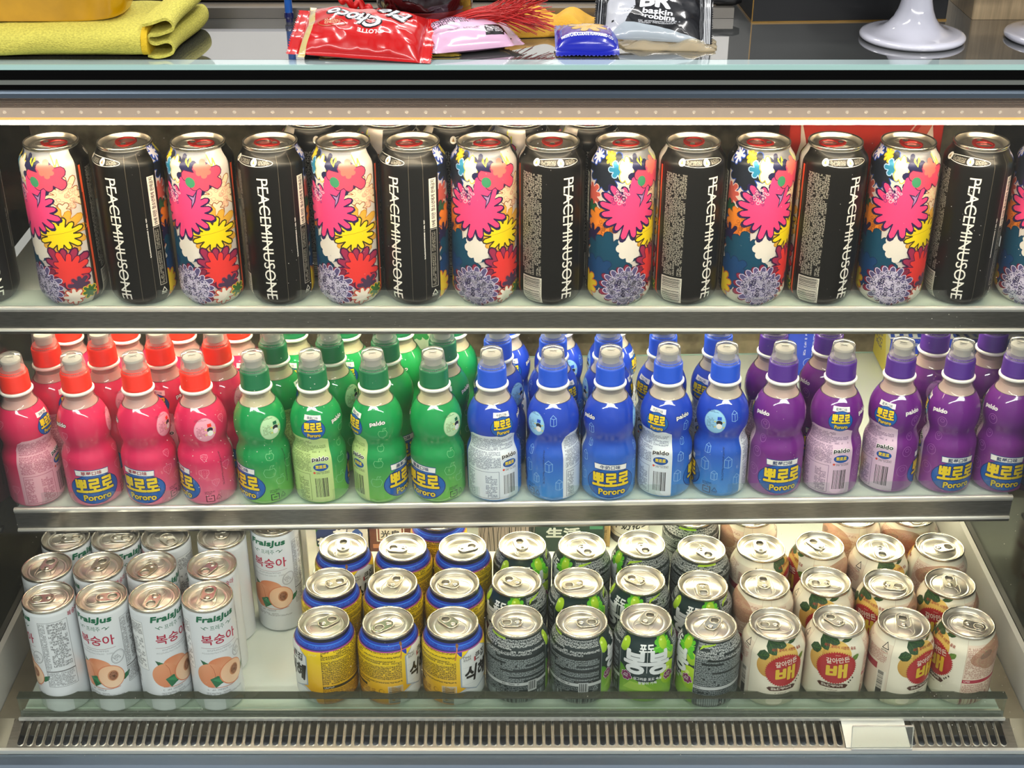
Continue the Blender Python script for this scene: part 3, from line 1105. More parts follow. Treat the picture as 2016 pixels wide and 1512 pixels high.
    a.flower(X(-5), 23, 23, 17, 0.3, lin('#5a5280'), lin('#d3cbe4'), 0.8, 5, 30)
    a.scribble(X(-5), 22, 18, 18, 190, 0.55, lin('#d6cfe6'), 11, 1.7)
    a.scribble(X(-5), 22, 18, 18, 40, 0.5, lin('#2b2648'), 12, 1.5)
    a.fine(X(-14), 10, X(20), 13, 1.7, lin('#efeae8'), 31)
    # ---- black side, centre 0
    a.rect(x(-106), 0.6, x(81), 163.4, blk)
    wht = lin('#efece4')
    a.text('PEACEMINUSONE', x(0), 74.5, 11.0, wht, 130, -90, bold=-0.012)
    a.rect(x(0) - 0.75, 13, x(0) + 0.75, 139, wht)
    a.fine(x(-85), 35, x(-46), 143, 2.5, lin('#b9b4a8'), 11, rot=-90, thick=0.13)
    a.barcode(x(-84), 3.5, x(-45), 33, lin('#2a2722'), lin('#dcd8cc'), True)
    a.fine(x(-49), 5, x(-46), 32, 1.9, lin('#3a352c'), 9, rot=-90)
    a.rect(x(-101), 8, x(-96.5), 148, lin('#d4532a'))
    a.rect(x(-101), 92, x(-98.6), 120, lin('#8a3317'))
    a.line([(x(-93), 8), (x(-93), 150)], 0.5, lin('#4a443a'))
    a.line([(x(-104), 8), (x(-104), 150)], 0.6, lin('#5a4a3a'))
    # tasting badge on the neck
    a.ring(x(-21), 154.6, 24, 3.7, 0.45, wht, 36)
    for d in (-58, -14):
        a.ell(x(d), 154.6, 3.5, 3.5, wht, 16)
        a.poly([(x(d) - 1.5, 153.2), (x(d), 156.9), (x(d) + 1.5, 153.2)], lin('#b08a54'))
    a.fine(x(-50), 152.4, x(-23), 156.8, 1.45, lin('#b5b0a4'), 4, 0.9, thick=0.13)
    a.fine(x(-5), 152.4, x(17), 156.8, 1.45, lin('#b5b0a4'), 6, 0.9, thick=0.13)
    for d in (28, 52):
        a.line([(x(d), 8), (x(d), 161)], 0.28, lin('#6e685a'))
    a.rect(x(62), 86, x(76), 138, lin('#efe9d8'))
    a.text('19세 미만 청소년에게 판매금지', x(69), 112, 4.6, lin('#2a241c'), 49, 90, bold=0.015)
    a.rect(x(62), 22, x(76), 85, lin('#cfc9bb'))
    a.rect(x(62.8), 22.5, x(75.2), 84.5, lin('#16140f'))
    a.fine(x(64), 24, x(74), 83, 2.3, lin('#a8a294'), 21, rot=90)
    a.fine(x(50.5), 54, x(52.5), 97, 1.2, wht, 14, rot=90, gap=0.05, thick=0.3)
    a.recycle(x(69), 15.5, 3.4, wht, 0.7)
    return a


tall = can_proto('tall_can', tall_art(), RT, TALLPROF, 168.0, 27.0, 6.2, PRINT_TALL, [3, 7, 10, 13, 16, 148, 151, 154, 158.5, 161], True)

# ------------------------------------------------------------------ 240 ml slim peach can
RP = 26.3
PEACHPROF = [(0.6, 23.8), (1.6, 25.4), (3, 26.1), (5, 26.3), (125, 26.3), (127.5, 26.0), (129.4, 25.2)]


def peach_col(c1, c2, cx, cy, r):
    return lambda x, y: mix(c1, c2, ((x - cx) * 0.6 + (y - cy) * -0.8) / r * 0.5 + 0.5)


def peach_art():
    a = Art()
    base(a, RP, 129.4, lin('#dfe2e6'), 0.6)
    x = lambda d: DEG(RP, d)
    g = lin('#0a6a49'); red = lin('#b5123f'); gr = lin('#7c7f84')
    a.text('FraisJus', 0, 103.5, 9.6, g, 41, bold=0.05, shear=0.16)
    a.text('프레주', 0, 93, 6.0, g, 15, bold=0.0)
    for s in (-1, 1):
        a.line([(s * 9.5, 93.5), (s * 12, 95), (s * 14, 93), (s * 12.5, 91.6), (s * 16.5, 94.6)], 0.7, g)
    a.text('복숭아', 1, 78, 12.5, red, 38, bold=0.015, arc=0.0012)
    a.line([(-19, 68.2), (-8, 67.2), (8, 67.2), (20, 68.4)], 0.35, lin('#8a4050'))
    a.fine(-13, 62.5, 13, 66, 2.2, lin('#9fa3a8'), 3)
    a.fine(-19, 59, 17, 62.3, 2.0, lin('#a8acb0'), 4)
    a.ring(20.5, 55, 6.4, 8.6, 0.45, lin('#7d8186'), 28, -28)
    a.ring(20.5, 55, 5.6, 7.6, 0.25, lin('#8d9196'), 28, -28)
    a.fine(16.5, 50.5, 24.5, 59.5, 2.4, lin('#8a8e92'), 6, rot=35)
    # peaches
    o1, o2 = lin('#dd8a5c'), lin('#e9ab84')
    a.poly([(-22, 52), (-13, 47.5), (-11, 43), (-19, 44.5)], lin('#1e5c3a'))
    a.poly([(-18, 50.5), (-12, 46), (-11, 44), (-17, 46.5)], lin('#2c7a4a'))
    a.ell(-1, 44, 13.5, 10, peach_col(lin('#d87f52'), o2, -1, 44, 12), 32, -8)
    a.ell(-13, 32, 14, 15.5, peach_col(lin('#e29a70'), lin('#d98358'), -13, 32, 14), 32)
    a.line([(-12, 46), (-9, 40), (-8, 32), (-9, 25)], 0.5, lin('#b8603c'))
    a.poly([(-14, 27), (-6, 31), (1, 29), (6, 24), (-3, 20), (-9, 15.5)], lin('#1b6a42'))
    a.poly([(-12, 26.5), (-5, 28), (4, 24.5), (-4, 22)], lin('#2f8a58'))
    a.poly([(20, 24), (25, 31), (31, 33), (29, 27), (24, 23.5)], lin('#1b6a42'))
    a.ell(10, 31, 14.2, 15.2, lin('#d97f58'), 32)
    a.ell(10.3, 31, 13.2, 14.2, peach_col(lin('#eebd96'), lin('#f2cfae'), 10, 31, 13), 32)
    a.ell(12.5, 32.5, 5.4, 7.0, lin('#c98a62'), 20, -15)
    a.ell(12.8, 32.5, 4.2, 5.8, lin('#8a5236'), 16, -15)
    a.scribble(12.8, 32.5, 3, 4.4, 16, 0.4, lin('#c08a68'), 5, 0.9)
    a.line([(-17, 17), (-8, 15.5), (8, 15), (18, 17)], 0.8, lin('#cf8f78'))
    a.fine(-18, 10.5, 4, 14, 2.4, gr, 21)
    a.fine(-20, 3.5, 22, 9.5, 2.2, lin('#8d9094'), 22)
    # side panels
    bx0, bx1 = x(62), x(128)
    a.line([(bx0, 18), (bx1, 18), (bx1, 101), (bx0, 101)], 0.4, lin('#6e7175'), True)
    a.fine(bx0 + 0.6, 40, bx0 + 8, 100, 2.3, lin('#707377'), 31)
    a.fine(bx0 + 9, 42, bx1 - 1, 100, 3.1, lin('#3c3e42'), 32, 0.78)
    a.rect(bx0, 37.5, bx1, 39, lin('#7a7a7c'))
    a.fine(bx0 + 0.6, 19, bx1 - 1, 37, 2.2, lin('#77797d'), 33)
    a.rect(x(-124), 38, x(-66), 100, lin('#eceded'))
    a.line([(x(-124), 38), (x(-66), 38), (x(-66), 100), (x(-124), 100)], 0.4, lin('#9a9c9f'), True)
    a.fine(x(-122), 84, x(-68), 98, 2.3, lin('#4d4f53'), 35)
    a.fine(x(-122), 42, x(-68), 80, 3.4, lin('#5d6065'), 36, 0.7)
    a.barcode(x(-124), 16, x(-92), 36, lin('#2b2b2d'), lin('#e8e9ea'), True, 5)
    a.text('복숭아', x(150), 104, 6.5, red, 17, bold=0.01)
    return a


peach = can_proto('peach_can', shift(peach_art(), 17.5, 0.6, 129.4), RP, PEACHPROF, 133.0, 26.0, 5.4, PRINT_CAN, [1.6, 3, 5, 125, 127.5])

# ------------------------------------------------------------------ 238 ml cans
RC = 33.0
SHORTPROF = [(0.6, 25.0), (2.5, 27.6), (6, 30.8), (9, 32.4), (12, 33), (69, 33), (72.5, 32.4), (76, 31.0), (80.5, 28.6), (84, 26.9), (87.6, 26.2)]
SHORTV = [2.5, 6, 9, 12, 69, 72.5, 76, 80.5, 84]


def rice_art():
    a = Art()
    x = lambda d: DEG(RC, d)
    yel = lin('#e8c60e')
    base(a, RC, 87.6, lambda X, Y: mix(lin('#d58a1a'), yel, (Y - 8) / 18), 0.6)
    pan = lin('#3a3206')
    a.fine(x(62), 33, x(322), 76, 2.5, pan, 41, 0.97, thick=0.2)
    for (d0, d1, y) in ((62, 110, 64), (150, 300, 67), (190, 310, 59), (66, 90, 71)):
        a.rect(x(d0), y, x(d1), y + 2.2, yel)
    a.rect(x(61.5), 2, x(62), 76, pan)
    a.rect(x(62), 27.5, x(250), 31, lin('#3a3112'))
    a.fine(x(64), 28, x(84), 30.8, 2.4, lin('#d9d3c0'), 42)
    a.fine(x(62), 3, x(270), 27, 2.4, lin('#7a4d10'), 43)
    a.barcode(x(292), 8, x(320), 32, lin('#33332f'), lin('#d9d8cc'), True, 7)
    a.ring(x(280), 25, 2.6, 2.6, 0.6, lin('#2a260c'), 14)
    # white foot and hexagon plate
    a.poly([(x(-46), 0.6), (x(52), 0.6), (x(44), 20), (x(28), 27), (x(-24), 27), (x(-46), 20)], lin('#b9bec2'))
    a.poly([(x(-46), 0.6), (x(46), 0.6), (x(40), 18), (x(24), 25), (x(-22), 25), (x(-46), 18)], lin('#d6d8d6'))
    hexo = lambda s: [(x(-30) - s, 31 - s * 0.5), (x(0), 23 - s), (x(30) + s, 31 - s * 0.5), (x(31) + s, 67 + s * 0.4), (x(14), 75 + s * 0.4), (x(-14), 75 + s * 0.4), (x(-31) - s, 67 + s * 0.4)]
    a.poly(hexo(1.6), lin('#9aa6b2'))
    a.poly(hexo(0), lin('#d9dbd8'))
    for k in range(5):
        a.line([(x(-29), 32 + 7.5 * k), (x(29), 32 + 7.5 * k)], 0.25, lin('#b6bab8'))
    bk = lin('#17150f')
    a.fine(x(-27), 62, x(-8), 70, 3.4, lin('#4a4a44'), 44)
    a.text('큰집', x(10), 64.5, 10, bk, 16, bold=0.02, shear=0.12)
    a.text('식혜', x(2), 45, 21, bk, 31, bold=0.035, shear=0.15)
    a.rect(x(-5), 59, x(-2), 65, lin('#b5303a'))
    a.fine(x(38), 70, x(56), 73, 2.6, lin('#e9d98a'), 45)
    # blue shoulder with pink cord
    a.rect(-pi * RC, 76.2, pi * RC, 87.6, lin('#1c3aa6'))
    a.poly([(x(-40), 76.4), (x(-34), 72), (x(-30), 70), (x(-28), 76.4)], lin('#1c3aa6'))
    a.rect(-pi * RC, 75.4, pi * RC, 76.4, lin('#a53f8c'))
    a.rect(-pi * RC, 76.5, pi * RC, 77.4, lin('#27205c'))
    a.fine(-pi * RC, 77.6, pi * RC, 81, 2.4, lin('#2f68d8'), 47, 0.9, adv=1.1)
    a.rect(-pi * RC, 81.0, pi * RC, 82.0, lin('#2f7ae0'))
    a.rect(-pi * RC, 84.2, pi * RC, 87.6, lin('#1a1d2a'))
    a.line([(x(-37), 82), (x(-38), 77), (x(-40), 73), (x(-42), 67)], 1.3, lin('#c77a3a'))
    a.ell(x(-37), 82, 1.8, 2.2, lin('#8a5a2a'), 12)
    return a


def grape_leaf(a, cx, cy, r, rot, c, c2):
    a.flower(cx, cy, r, 9, 0.3, c, None, 0, rot, 3, 0.22)
    for k in range(5):
        t = radians(rot + k * 62)
        a.line([(cx, cy), (cx + r * 0.8 * sin(t), cy + r * 0.8 * cos(t))], 0.5, c2)


def grape_ball(a, cx, cy, rx, ry, rot=0):
    d, l = lin('#76a80e'), lin('#bfe030')
    a.ell(cx, cy, rx, ry, lambda x, y: mix(d, l, ((y - cy) / ry * 0.6 - (x - cx) / rx * 0.3) * 0.5 + 0.55), 24, rot)
    a.ell(cx - rx * 0.3, cy + ry * 0.4, rx * 0.28, ry * 0.16, lin('#dcf080'), 12, rot)


def grape_art():
    a = Art()
    x = lambda d: DEG(RC, d)
    tl = lin('#0c2a2a')
    base(a, RC, 87.6, tl, 0.6)
    grn = lin('#63a41c')
    # green hill at the foot of the front
    a.poly([(x(-53), 0.6), (x(56), 0.6), (x(56), 36), (x(46), 33), (x(34), 22), (x(14), 15), (x(-14), 15), (x(-34), 22), (x(-46), 31), (x(-53), 33)], lambda X, Y: mix(lin('#8cba3a'), lin('#3f8a1c'), (Y - 4) / 30))
    a.poly([(x(-44), 3), (x(-30), 14), (x(-6), 13), (x(14), 4)], lin('#a2c850'))
    grape_ball(a, x(48), 22, 12.5, 15)
    grape_ball(a, x(50), 47, 6.5, 8.0)
    grape_ball(a, x(-46), 58, 5.6, 8.0, -10)
    grape_leaf(a, x(34), 59, 13, 15, lin('#58b81e'), lin('#9ade4a'))
    grape_ball(a, x(33), 62, 5.5, 6.8)
    w = lin('#e9ebe9'); sv = lin('#e0e3e3')
    a.text('포도', x(-1), 58.0, 7.5, w, 17, bold=0.05)
    for s, d in ((-1, -22), (1, 22)):
        a.text('봉', x(d), 40, 30.5, sv, 26, bold=0.04)
    a.line([(x(0), 28), (x(0), 56)], 0.5, sv)
    for d in (-38, 43):
        a.flower(x(d), 20, 6.6, 7, 0.25, lin('#e7cfe0'), None, 0, 0, 4)
        a.flower(x(d), 20, 6.0, 7, 0.25, lin('#7a2458'), None, 0, 0, 4)
        a.fine(x(d) - 4, 17.5, x(d) + 4, 23, 2.4, w, 8)
    a.text('싱그러운 포도 속살', x(3), 19.2, 4.0, w, 31, bold=0.02)
    a.text('알알이 가득', x(3), 14, 3.6, w, 20, bold=0.02)
    # dense back panel
    p0, p1 = x(57), x(306)
    a.rect(p0, 0.6, p1, 84, lin('#1f2b2c'))
    a.line([(p0, 0.6), (p0, 80), (p1, 80), (p1, 0.6)], 0.5, lin('#8a9694'))
    a.fine(p0 + 1, 52, p1 - 1, 68, 2.7, lin('#c4c8c6'), 51, 0.97, thick=0.19)
    a.fine(p0 + 1, 17, p1 - 1, 52, 2.5, lin('#9ba5a4'), 52, 0.97, thick=0.2)
    a.fine(p0 + 1, -17, p1 - 1, 11.5, 2.5, lin('#8d9796'), 53, 0.95)
    for (d0, d1, y) in ((110, 230, 55), (150, 220, 40), (200, 300, 47), (80, 140, 49), (70, 110, 44), (60, 84, 60), (210, 300, 30), (90, 170, 33)):
        a.rect(x(d0), y, x(d1), y + 2.6, lin('#12201f'))
    a.rect(p0, 12, p1, 16, lin('#b9bdbb'))
    a.fine(p0 + 1, 12.4, p0 + 14, 15.6, 2.6, lin('#2c3432'), 54)
    a.fine(x(210), 12.4, x(250), 15.6, 2.6, lin('#2c3432'), 55)
    a.barcode(x(262), 3, x(280), 17, lin('#2c3432'), lin('#b9bdbb'), False, 11)
    a.recycle(x(294), 8, 3.4, lin('#aab2b0'), 0.5)
    a.poly([(x(62), 60), (x(66), 65), (x(95), 68), (x(95), 66.5), (x(70), 63)], lin('#a7cc2c'))
    a.poly([(x(170), 66), (x(172), 68.6), (x(215), 68.6), (x(215), 66.5)], lin('#a7cc2c'))
    return a


def leaf(a, cx, cy, l, w, rot, c, c2):
    k, q = cos(radians(rot)), sin(radians(rot))
    P = [(-l / 2, 0), (-l * 0.25, w * 0.42), (l * 0.12, w * 0.5), (l * 0.36, w * 0.26), (l / 2, 0), (l * 0.36, -w * 0.26), (l * 0.12, -w * 0.5), (-l * 0.25, -w * 0.42)]
    T = lambda u, v: (cx + u * k - v * q, cy + u * q + v * k)
    a.poly([T(*p) for p in P], c)
    a.line([T(-l / 2, 0), T(l * 0.45, 0)], 0.35, c2)
    for t in (-0.2, 0.05, 0.25):
        a.line([T(t * l, 0), T(t * l + w * 0.3, w * 0.34)], 0.22, c2)
        a.line([T(t * l, 0), T(t * l + w * 0.3, -w * 0.34)], 0.22, c2)


def pear_ball(a, cx, cy, rx, ry):
    d, l = lin('#b07a22'), lin('#e3bf62')
    a.ell(cx, cy, rx, ry, lambda x, y: mix(d, l, ((y - cy) / ry * 0.55 + (x - cx) / rx * 0.35) * 0.5 + 0.5), 32)


def pear_art():
    a = Art()
    x = lambda d: DEG(RC, d)
    base(a, RC, 87.6, lin('#e4dcc6'), 0.6)
    dg, dg2 = lin('#1d3f1c'), lin('#48702f')
    pear_ball(a, x(-26), 38, 13, 15)
    pear_ball(a, x(3), 49, 15.5, 14)
    a.line([(x(4), 62), (x(2), 64), (x(-6), 65)], 0.9, lin('#3a3a1c'))
    a.line([(x(-30), 52), (x(-20), 58), (x(-4), 63)], 0.8, lin('#3a3a1c'))
    leaf(a, x(-24), 59, 18, 12, -50, dg, dg2)
    leaf(a, x(-8), 63, 18, 10, -15, dg, dg2)
    leaf(a, x(-38), 50, 14, 11, 15, dg, dg2)
    leaf(a, x(22), 64, 14, 5, 10, dg, dg2)
    leaf(a, x(37), 44, 12, 7, 45, lin('#5a7a24'), lin('#7c9c3c'))
    rd = lin('#a91f22')
    a.text('배가 갈려서 시원한 음료', x(8), 57, 3.0, lin('#a03a22'), 36, rot=-3, bold=0.01, arc=-0.003)
    # toothed red seal
    P = []
    for i in range(96):
        t = 2 * pi * i / 96
        r = 20.8 if i % 2 else 19.2
        P.append((x(5) + r * cos(t) * 1.04, 32 + r * sin(t)))
    a.poly(P, rd)
    a.text('갈아만든', x(6), 42.5, 7.4, lin('#efe4cf'), 24, rot=10, bold=0.012)
    a.fine(x(-2), 48, x(22), 49.6, 1.5, lin('#d9a58c'), 62)
    a.text('배', x(6), 28, 19, lin('#d9b52c'), 22, rot=7, bold=0.05, shear=0.08)
    for (d, y) in ((34, 15), (38, 18), (31, 13)):
        a.ell(x(d), y, 0.8, 1.3, lin('#3a2c1c'), 8, 30)
    a.poly([(x(-26), 9.5), (x(-20), 6), (x(26), 6), (x(30), 9.5), (x(24), 11.5), (x(-22), 11.5)], lin('#4c2a1e'))
    a.fine(x(-18), 6.6, x(22), 11, 3.6, lin('#eee4d2'), 63)
    a.fine(x(-10), 1.6, x(14), 3.6, 1.8, lin('#6a5a48'), 64)
    # information panels
    pk = lin('#a8796a')
    a.rect(x(-152), 0.6, x(-62), 58, lin('#dccdb8'))
    a.fine(x(-112), 33, x(-66), 50, 2.5, lin('#a65a54'), 65, 0.95)
    a.rect(x(-150), 24, x(-86), 32, lin('#9a2c3a'))
    a.fine(x(-150), 34, x(-114), 57, 2.6, pk, 66)
    a.barcode(x(-84), -2, x(-66), 25, lin('#33302c'), lin('#e2d8c6'), True, 9)
    a.recycle(x(-76), 55, 4.4, lin('#2c2a24'), 0.8)
    a.rect(x(62), 0.6, x(188), 60, lin('#dfc9b2'))
    a.ell(x(118), 48, 28, 13, lin('#b58f72'), 32, 8)
    a.ell(x(112), 44, 17, 13, lin('#a98a6c'), 28)
    a.ell(x(100), 50, 8, 3.5, lin('#7c6a55'), 16, 20)
    a.ell(x(146), 46, 16, 12, lin('#bb9678'), 28)
    a.fine(x(64), 19, x(186), 58, 2.7, lin('#a8685a'), 67, 0.93, thick=0.13)
    a.fine(x(64), -20, x(186), 13, 2.6, lin('#9a5a50'), 68)
    a.rect(x(62), 14, x(188), 18.4, lin('#a52438'))
    a.fine(x(65), 14.8, x(78), 17.8, 2.5, lin('#ecd9cc'), 69)
    for d in (62, 188, -62, -152):
        a.line([(x(d), 1), (x(d), 80)], 0.3, lin('#b59a84'))
    return a


rice = can_proto('rice_drink_can', rice_art(), RC, SHORTPROF, 91.0, 27.0, 6.0, PRINT_CAN, SHORTV)
grape = can_proto('grape_drink_can', shift(grape_art(), 18.5, 0.6, 87.6), RC, SHORTPROF, 91.0, 27.0, 6.0, PRINT_CAN, SHORTV)
pear = can_proto('pear_drink_can', shift(pear_art(), 22.0, 0.6, 87.6), RC, SHORTPROF, 91.0, 27.0, 6.0, PRINT_CAN, SHORTV)

# ================================================================== DRINK BOTTLES
RB = 28.0
SLEEVE = [(0.5, 22.5), (1.5, 25.2), (4, 27.3), (8, 28), (50, 28), (53.5, 27.8), (57, 27.0), (60, 25.8), (63, 24.6), (66, 23.9), (69, 23.7), (72, 24.1), (75, 25.0), (79, 26.0), (84, 26.5),
          (90, 26.4), (95, 25.7), (100, 24.2), (104, 22.5), (108, 20.3), (111, 18.6)]
SLEEVEV = [p[0] for p in SLEEVE[1:-1]]

FLAV = {
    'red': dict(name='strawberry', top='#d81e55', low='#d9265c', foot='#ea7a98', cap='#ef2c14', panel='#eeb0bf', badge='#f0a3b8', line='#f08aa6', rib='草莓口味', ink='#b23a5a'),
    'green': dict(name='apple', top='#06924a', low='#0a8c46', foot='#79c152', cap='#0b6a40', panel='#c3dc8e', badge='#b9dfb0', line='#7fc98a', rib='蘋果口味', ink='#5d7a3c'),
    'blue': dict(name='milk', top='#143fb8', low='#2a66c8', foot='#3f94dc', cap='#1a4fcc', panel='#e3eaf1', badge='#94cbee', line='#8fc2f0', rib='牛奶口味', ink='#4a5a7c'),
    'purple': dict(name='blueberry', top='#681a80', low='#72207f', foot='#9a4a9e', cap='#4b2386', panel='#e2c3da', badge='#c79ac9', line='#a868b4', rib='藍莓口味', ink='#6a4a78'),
}


def logo(a, cx, cy, rx, ry, sc):
    blue = lin('#0d5fb4'); dk = lin('#0a2f72'); yl = lin('#f5d51c')
    a.ell(cx, cy, rx + 0.9 * sc, ry + 0.9 * sc, dk)
    a.ell(cx, cy, rx, ry, blue)
    a.outlined('뽀로로', cx, cy + ry * 0.28, ry * 0.95, yl, dk, rx * 1.55, 0, 0.045, 0.11)
    a.outlined('Pororo', cx + rx * 0.05, cy - ry * 0.56, ry * 0.42, yl, dk, rx * 1.1, 0, 0.04, 0.14)


def fruit(a, kind, cx, cy, r, c, w=0.45):
    if kind == 'red':
        a.line([(cx, cy - r), (cx - r * 0.8, cy), (cx - r * 0.75, cy + r * 0.6), (cx, cy + r * 0.75), (cx + r * 0.75, cy + r * 0.6), (cx + r * 0.8, cy)], w, c, True)
        for i in range(3):
            for j in range(3):
                a.ell(cx - r * 0.4 + i * r * 0.4, cy - r * 0.3 + j * r * 0.36, w * 0.8, w * 0.9, c, 6, up=False)
    elif kind == 'green':
        a.line([(cx, cy - r), (cx - r * 0.7, cy - r * 0.8), (cx - r, cy), (cx - r * 0.7, cy + r * 0.6), (cx, cy + r * 0.45), (cx + r * 0.7, cy + r * 0.6), (cx + r, cy), (cx + r * 0.7, cy - r * 0.8)], w, c, True)
        a.line([(cx, cy + r * 0.45), (cx + r * 0.2, cy + r * 1.1), (cx + r * 0.8, cy + r * 1.1), (cx + r * 0.4, cy + r * 0.8)], w, c)
    elif kind == 'blue':
        a.line([(cx - r * 0.7, cy - r), (cx, cy - r * 1.2), (cx, cy + r * 0.3), (cx - r * 0.7, cy + r * 0.5)], w, c, True)
        a.line([(cx, cy - r * 1.2), (cx + r * 0.6, cy - r * 0.9), (cx + r * 0.6, cy + r * 0.5), (cx, cy + r * 0.3)], w, c, True)
        a.line([(cx - r * 0.7, cy + r * 0.5), (cx - r * 0.1, cy + r * 1.1), (cx + r * 0.6, cy + r * 0.5)], w, c)
    else:
        a.ring(cx, cy, r, r * 1.1, w, c, 20)
        a.ring(cx, cy + r * 0.3, r * 0.45, r * 0.4, w, c, 14)


def sleeve_art(k):
    f = FLAV[k]
    a = Art()
    x = lambda d: DEG(RB, d)
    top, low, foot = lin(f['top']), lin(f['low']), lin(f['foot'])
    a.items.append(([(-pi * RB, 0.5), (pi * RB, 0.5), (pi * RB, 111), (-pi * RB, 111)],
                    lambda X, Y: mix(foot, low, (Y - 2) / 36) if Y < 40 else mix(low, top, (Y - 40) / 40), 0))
    wt = lin('#f4f2ee'); ink = lin(f['ink']); ln = lin(f['line'])
    # pale information panel with its tab up the neck
    p0, p1 = (x(-205), x(-84)) if k != 'blue' else (x(-212), x(-80))
    pc = lin(f['panel'])
    a.poly([(p0, 4), (p0, 68), (p0 + 4, 76), (p0 + 10, 79), (p1 - 8, 79), (p1 - 1, 76), (p1, 70), (p1, 4)], pc)
    for (y0, y1, s) in ((62, 76, 70), (40, 61, 71)):
        a.fine(p0 + 3, y0, p1 - 4 - (18 if y0 < 60 else 0), y1, 2.0, ink, s, 0.9)
    a.line([(p0 + 4, 6), (p1 - 24, 6), (p1 - 24, 38), (p0 + 4, 38)], 0.4, ink, True)
    a.fine(p0 + 5, 7, p0 + 14, 36, 1.9, ink, 73, 0.85)
    a.fine(p1 - 38, 7, p1 - 26, 34, 1.9, ink, 74, 0.8)
    blk = lin('#1c1c22')
    a.outlined('paldo', p1 - 12, 55, 5.6, blk, wt, 17, 0, 0.03, 0.12)
    a.ell(p1 - 12, 46, 7.8, 4.6, lin('#0d4fa0'), 20)
    a.text('뽀로로', p1 - 12, 46.6, 3.8, lin('#f0d62c'), 11, 0, 0.05)
    a.ell(p1 - 19, 39.6, 1.3, 1.3, lin('#d8503c'), 10)
    a.fine(p1 - 17, 38.0, p1 - 3, 41, 1.5, lin('#2a2a30'), 75)
    a.barcode(p1 - 20, 8, p1 - 5, 34, lin('#1c1c22'), None, False, 13)
    # round logo above the panel
    a.rect(x(-118) - 10, 99, x(-118) + 10, 104, wt, rot=-3)
    a.text(f['rib'], x(-118), 101.5, 2.8, lin('#7a8090'), 13, -3, 0.01)
    logo(a, x(-118), 89, 12.5, 10.5, 0.8)
    # maker's name in white
    a.outlined('paldo', x(-56), 95, 5.6, wt, lin('#20202a') if k != 'purple' else lin('#9a70a8'), 17, 4, 0.04, 0.10)
    fruit(a, k, x(-46), 84, 5, ln)
    # talking badge
    bc = lin(f['badge'])
    a.ell(x(83), 89, 12.2, 13.0, mix(bc, ink, 0.35))
    a.ell(x(83), 89, 11.6, 12.4, bc)
    a.fine(x(83) - 9, 82, x(83) + 1, 94, 1.9, mix(ink, bc, 0.2), 77)
    b0 = x(83) + 5
    a.rect(b0 - 2.3, 92, b0 + 2.3, 95.5, lin(f['cap']))
    a.ell(b0, 89, 3.4, 2.6, lin('#20222c'), 12)
    a.ell(b0, 85, 3.2, 3.2, wt, 12)
    for s in (-1, 1):
        for y in (84, 90):
            a.ell(b0 + s * 4.6, y, 0.9, 0.9, lin('#e8d23c'), 6)
    a.fine(x(60), 99, x(92), 101.4, 1.2, mix(top, blk, 0.55), 78)
    # front: banner and logo
    logo(a, x(2), 22.5, 25.5, 17, 1.0)
    a.poly([(x(-34), 39), (x(36), 37.2), (x(37), 44.6), (x(-35), 46.6)], lin('#30508c'))
    a.poly([(x(-33), 39.8), (x(35), 38.1), (x(36), 43.8), (x(-34), 45.7)], wt)
    a.text(f['rib'], x(0), 41.9, 4.6, lin('#3a4a78') if k != 'red' else lin('#a8384c'), 21, -2, 0.02)
    # outlined fruit all over, collection marks at the foot
    for (d, y, r) in ((68, 40, 6.5), (90, 28, 5), (-60, 50, 5), (-66, 28, 6), (72, 58, 4.5), (118, 44, 6), (128, 96, 5), (140, 22, 5.5), (-52, 66, 4)):
        fruit(a, k, x(d), y, r, ln)
    dark = mix(low, blk, 0.82)
    a.recycle(x(92), 10, 3.2, dark, 0.5)
    for (u, v, s, t) in ((-4, -1, 4, -1), (-4, -1, -4, 6), (4, -1, 4, 6), (-4, 6, -1, 6), (1, 6, 4, 6), (-1.5, 2.5, 1.5, 2.5)):
        a.line([(x(74) + u, 7 + v), (x(74) + s, 7 + t)], 1.0, dark)
    a.fine(x(64), 15, x(86), 19, 2.0, dark, 79)
    a.fine(x(104), 22, x(109), 62, 2.2, dark, 80, rot=90)
    return a


PET = clear_mat('clear_pet', '#efe9e2', body=0.16, body_color='#cfc6bc', gloss=1.0)
DOME = clear_mat('clear_dome', '#dedddb', body=0.3, body_color='#b4b3b0', gloss=0.55)


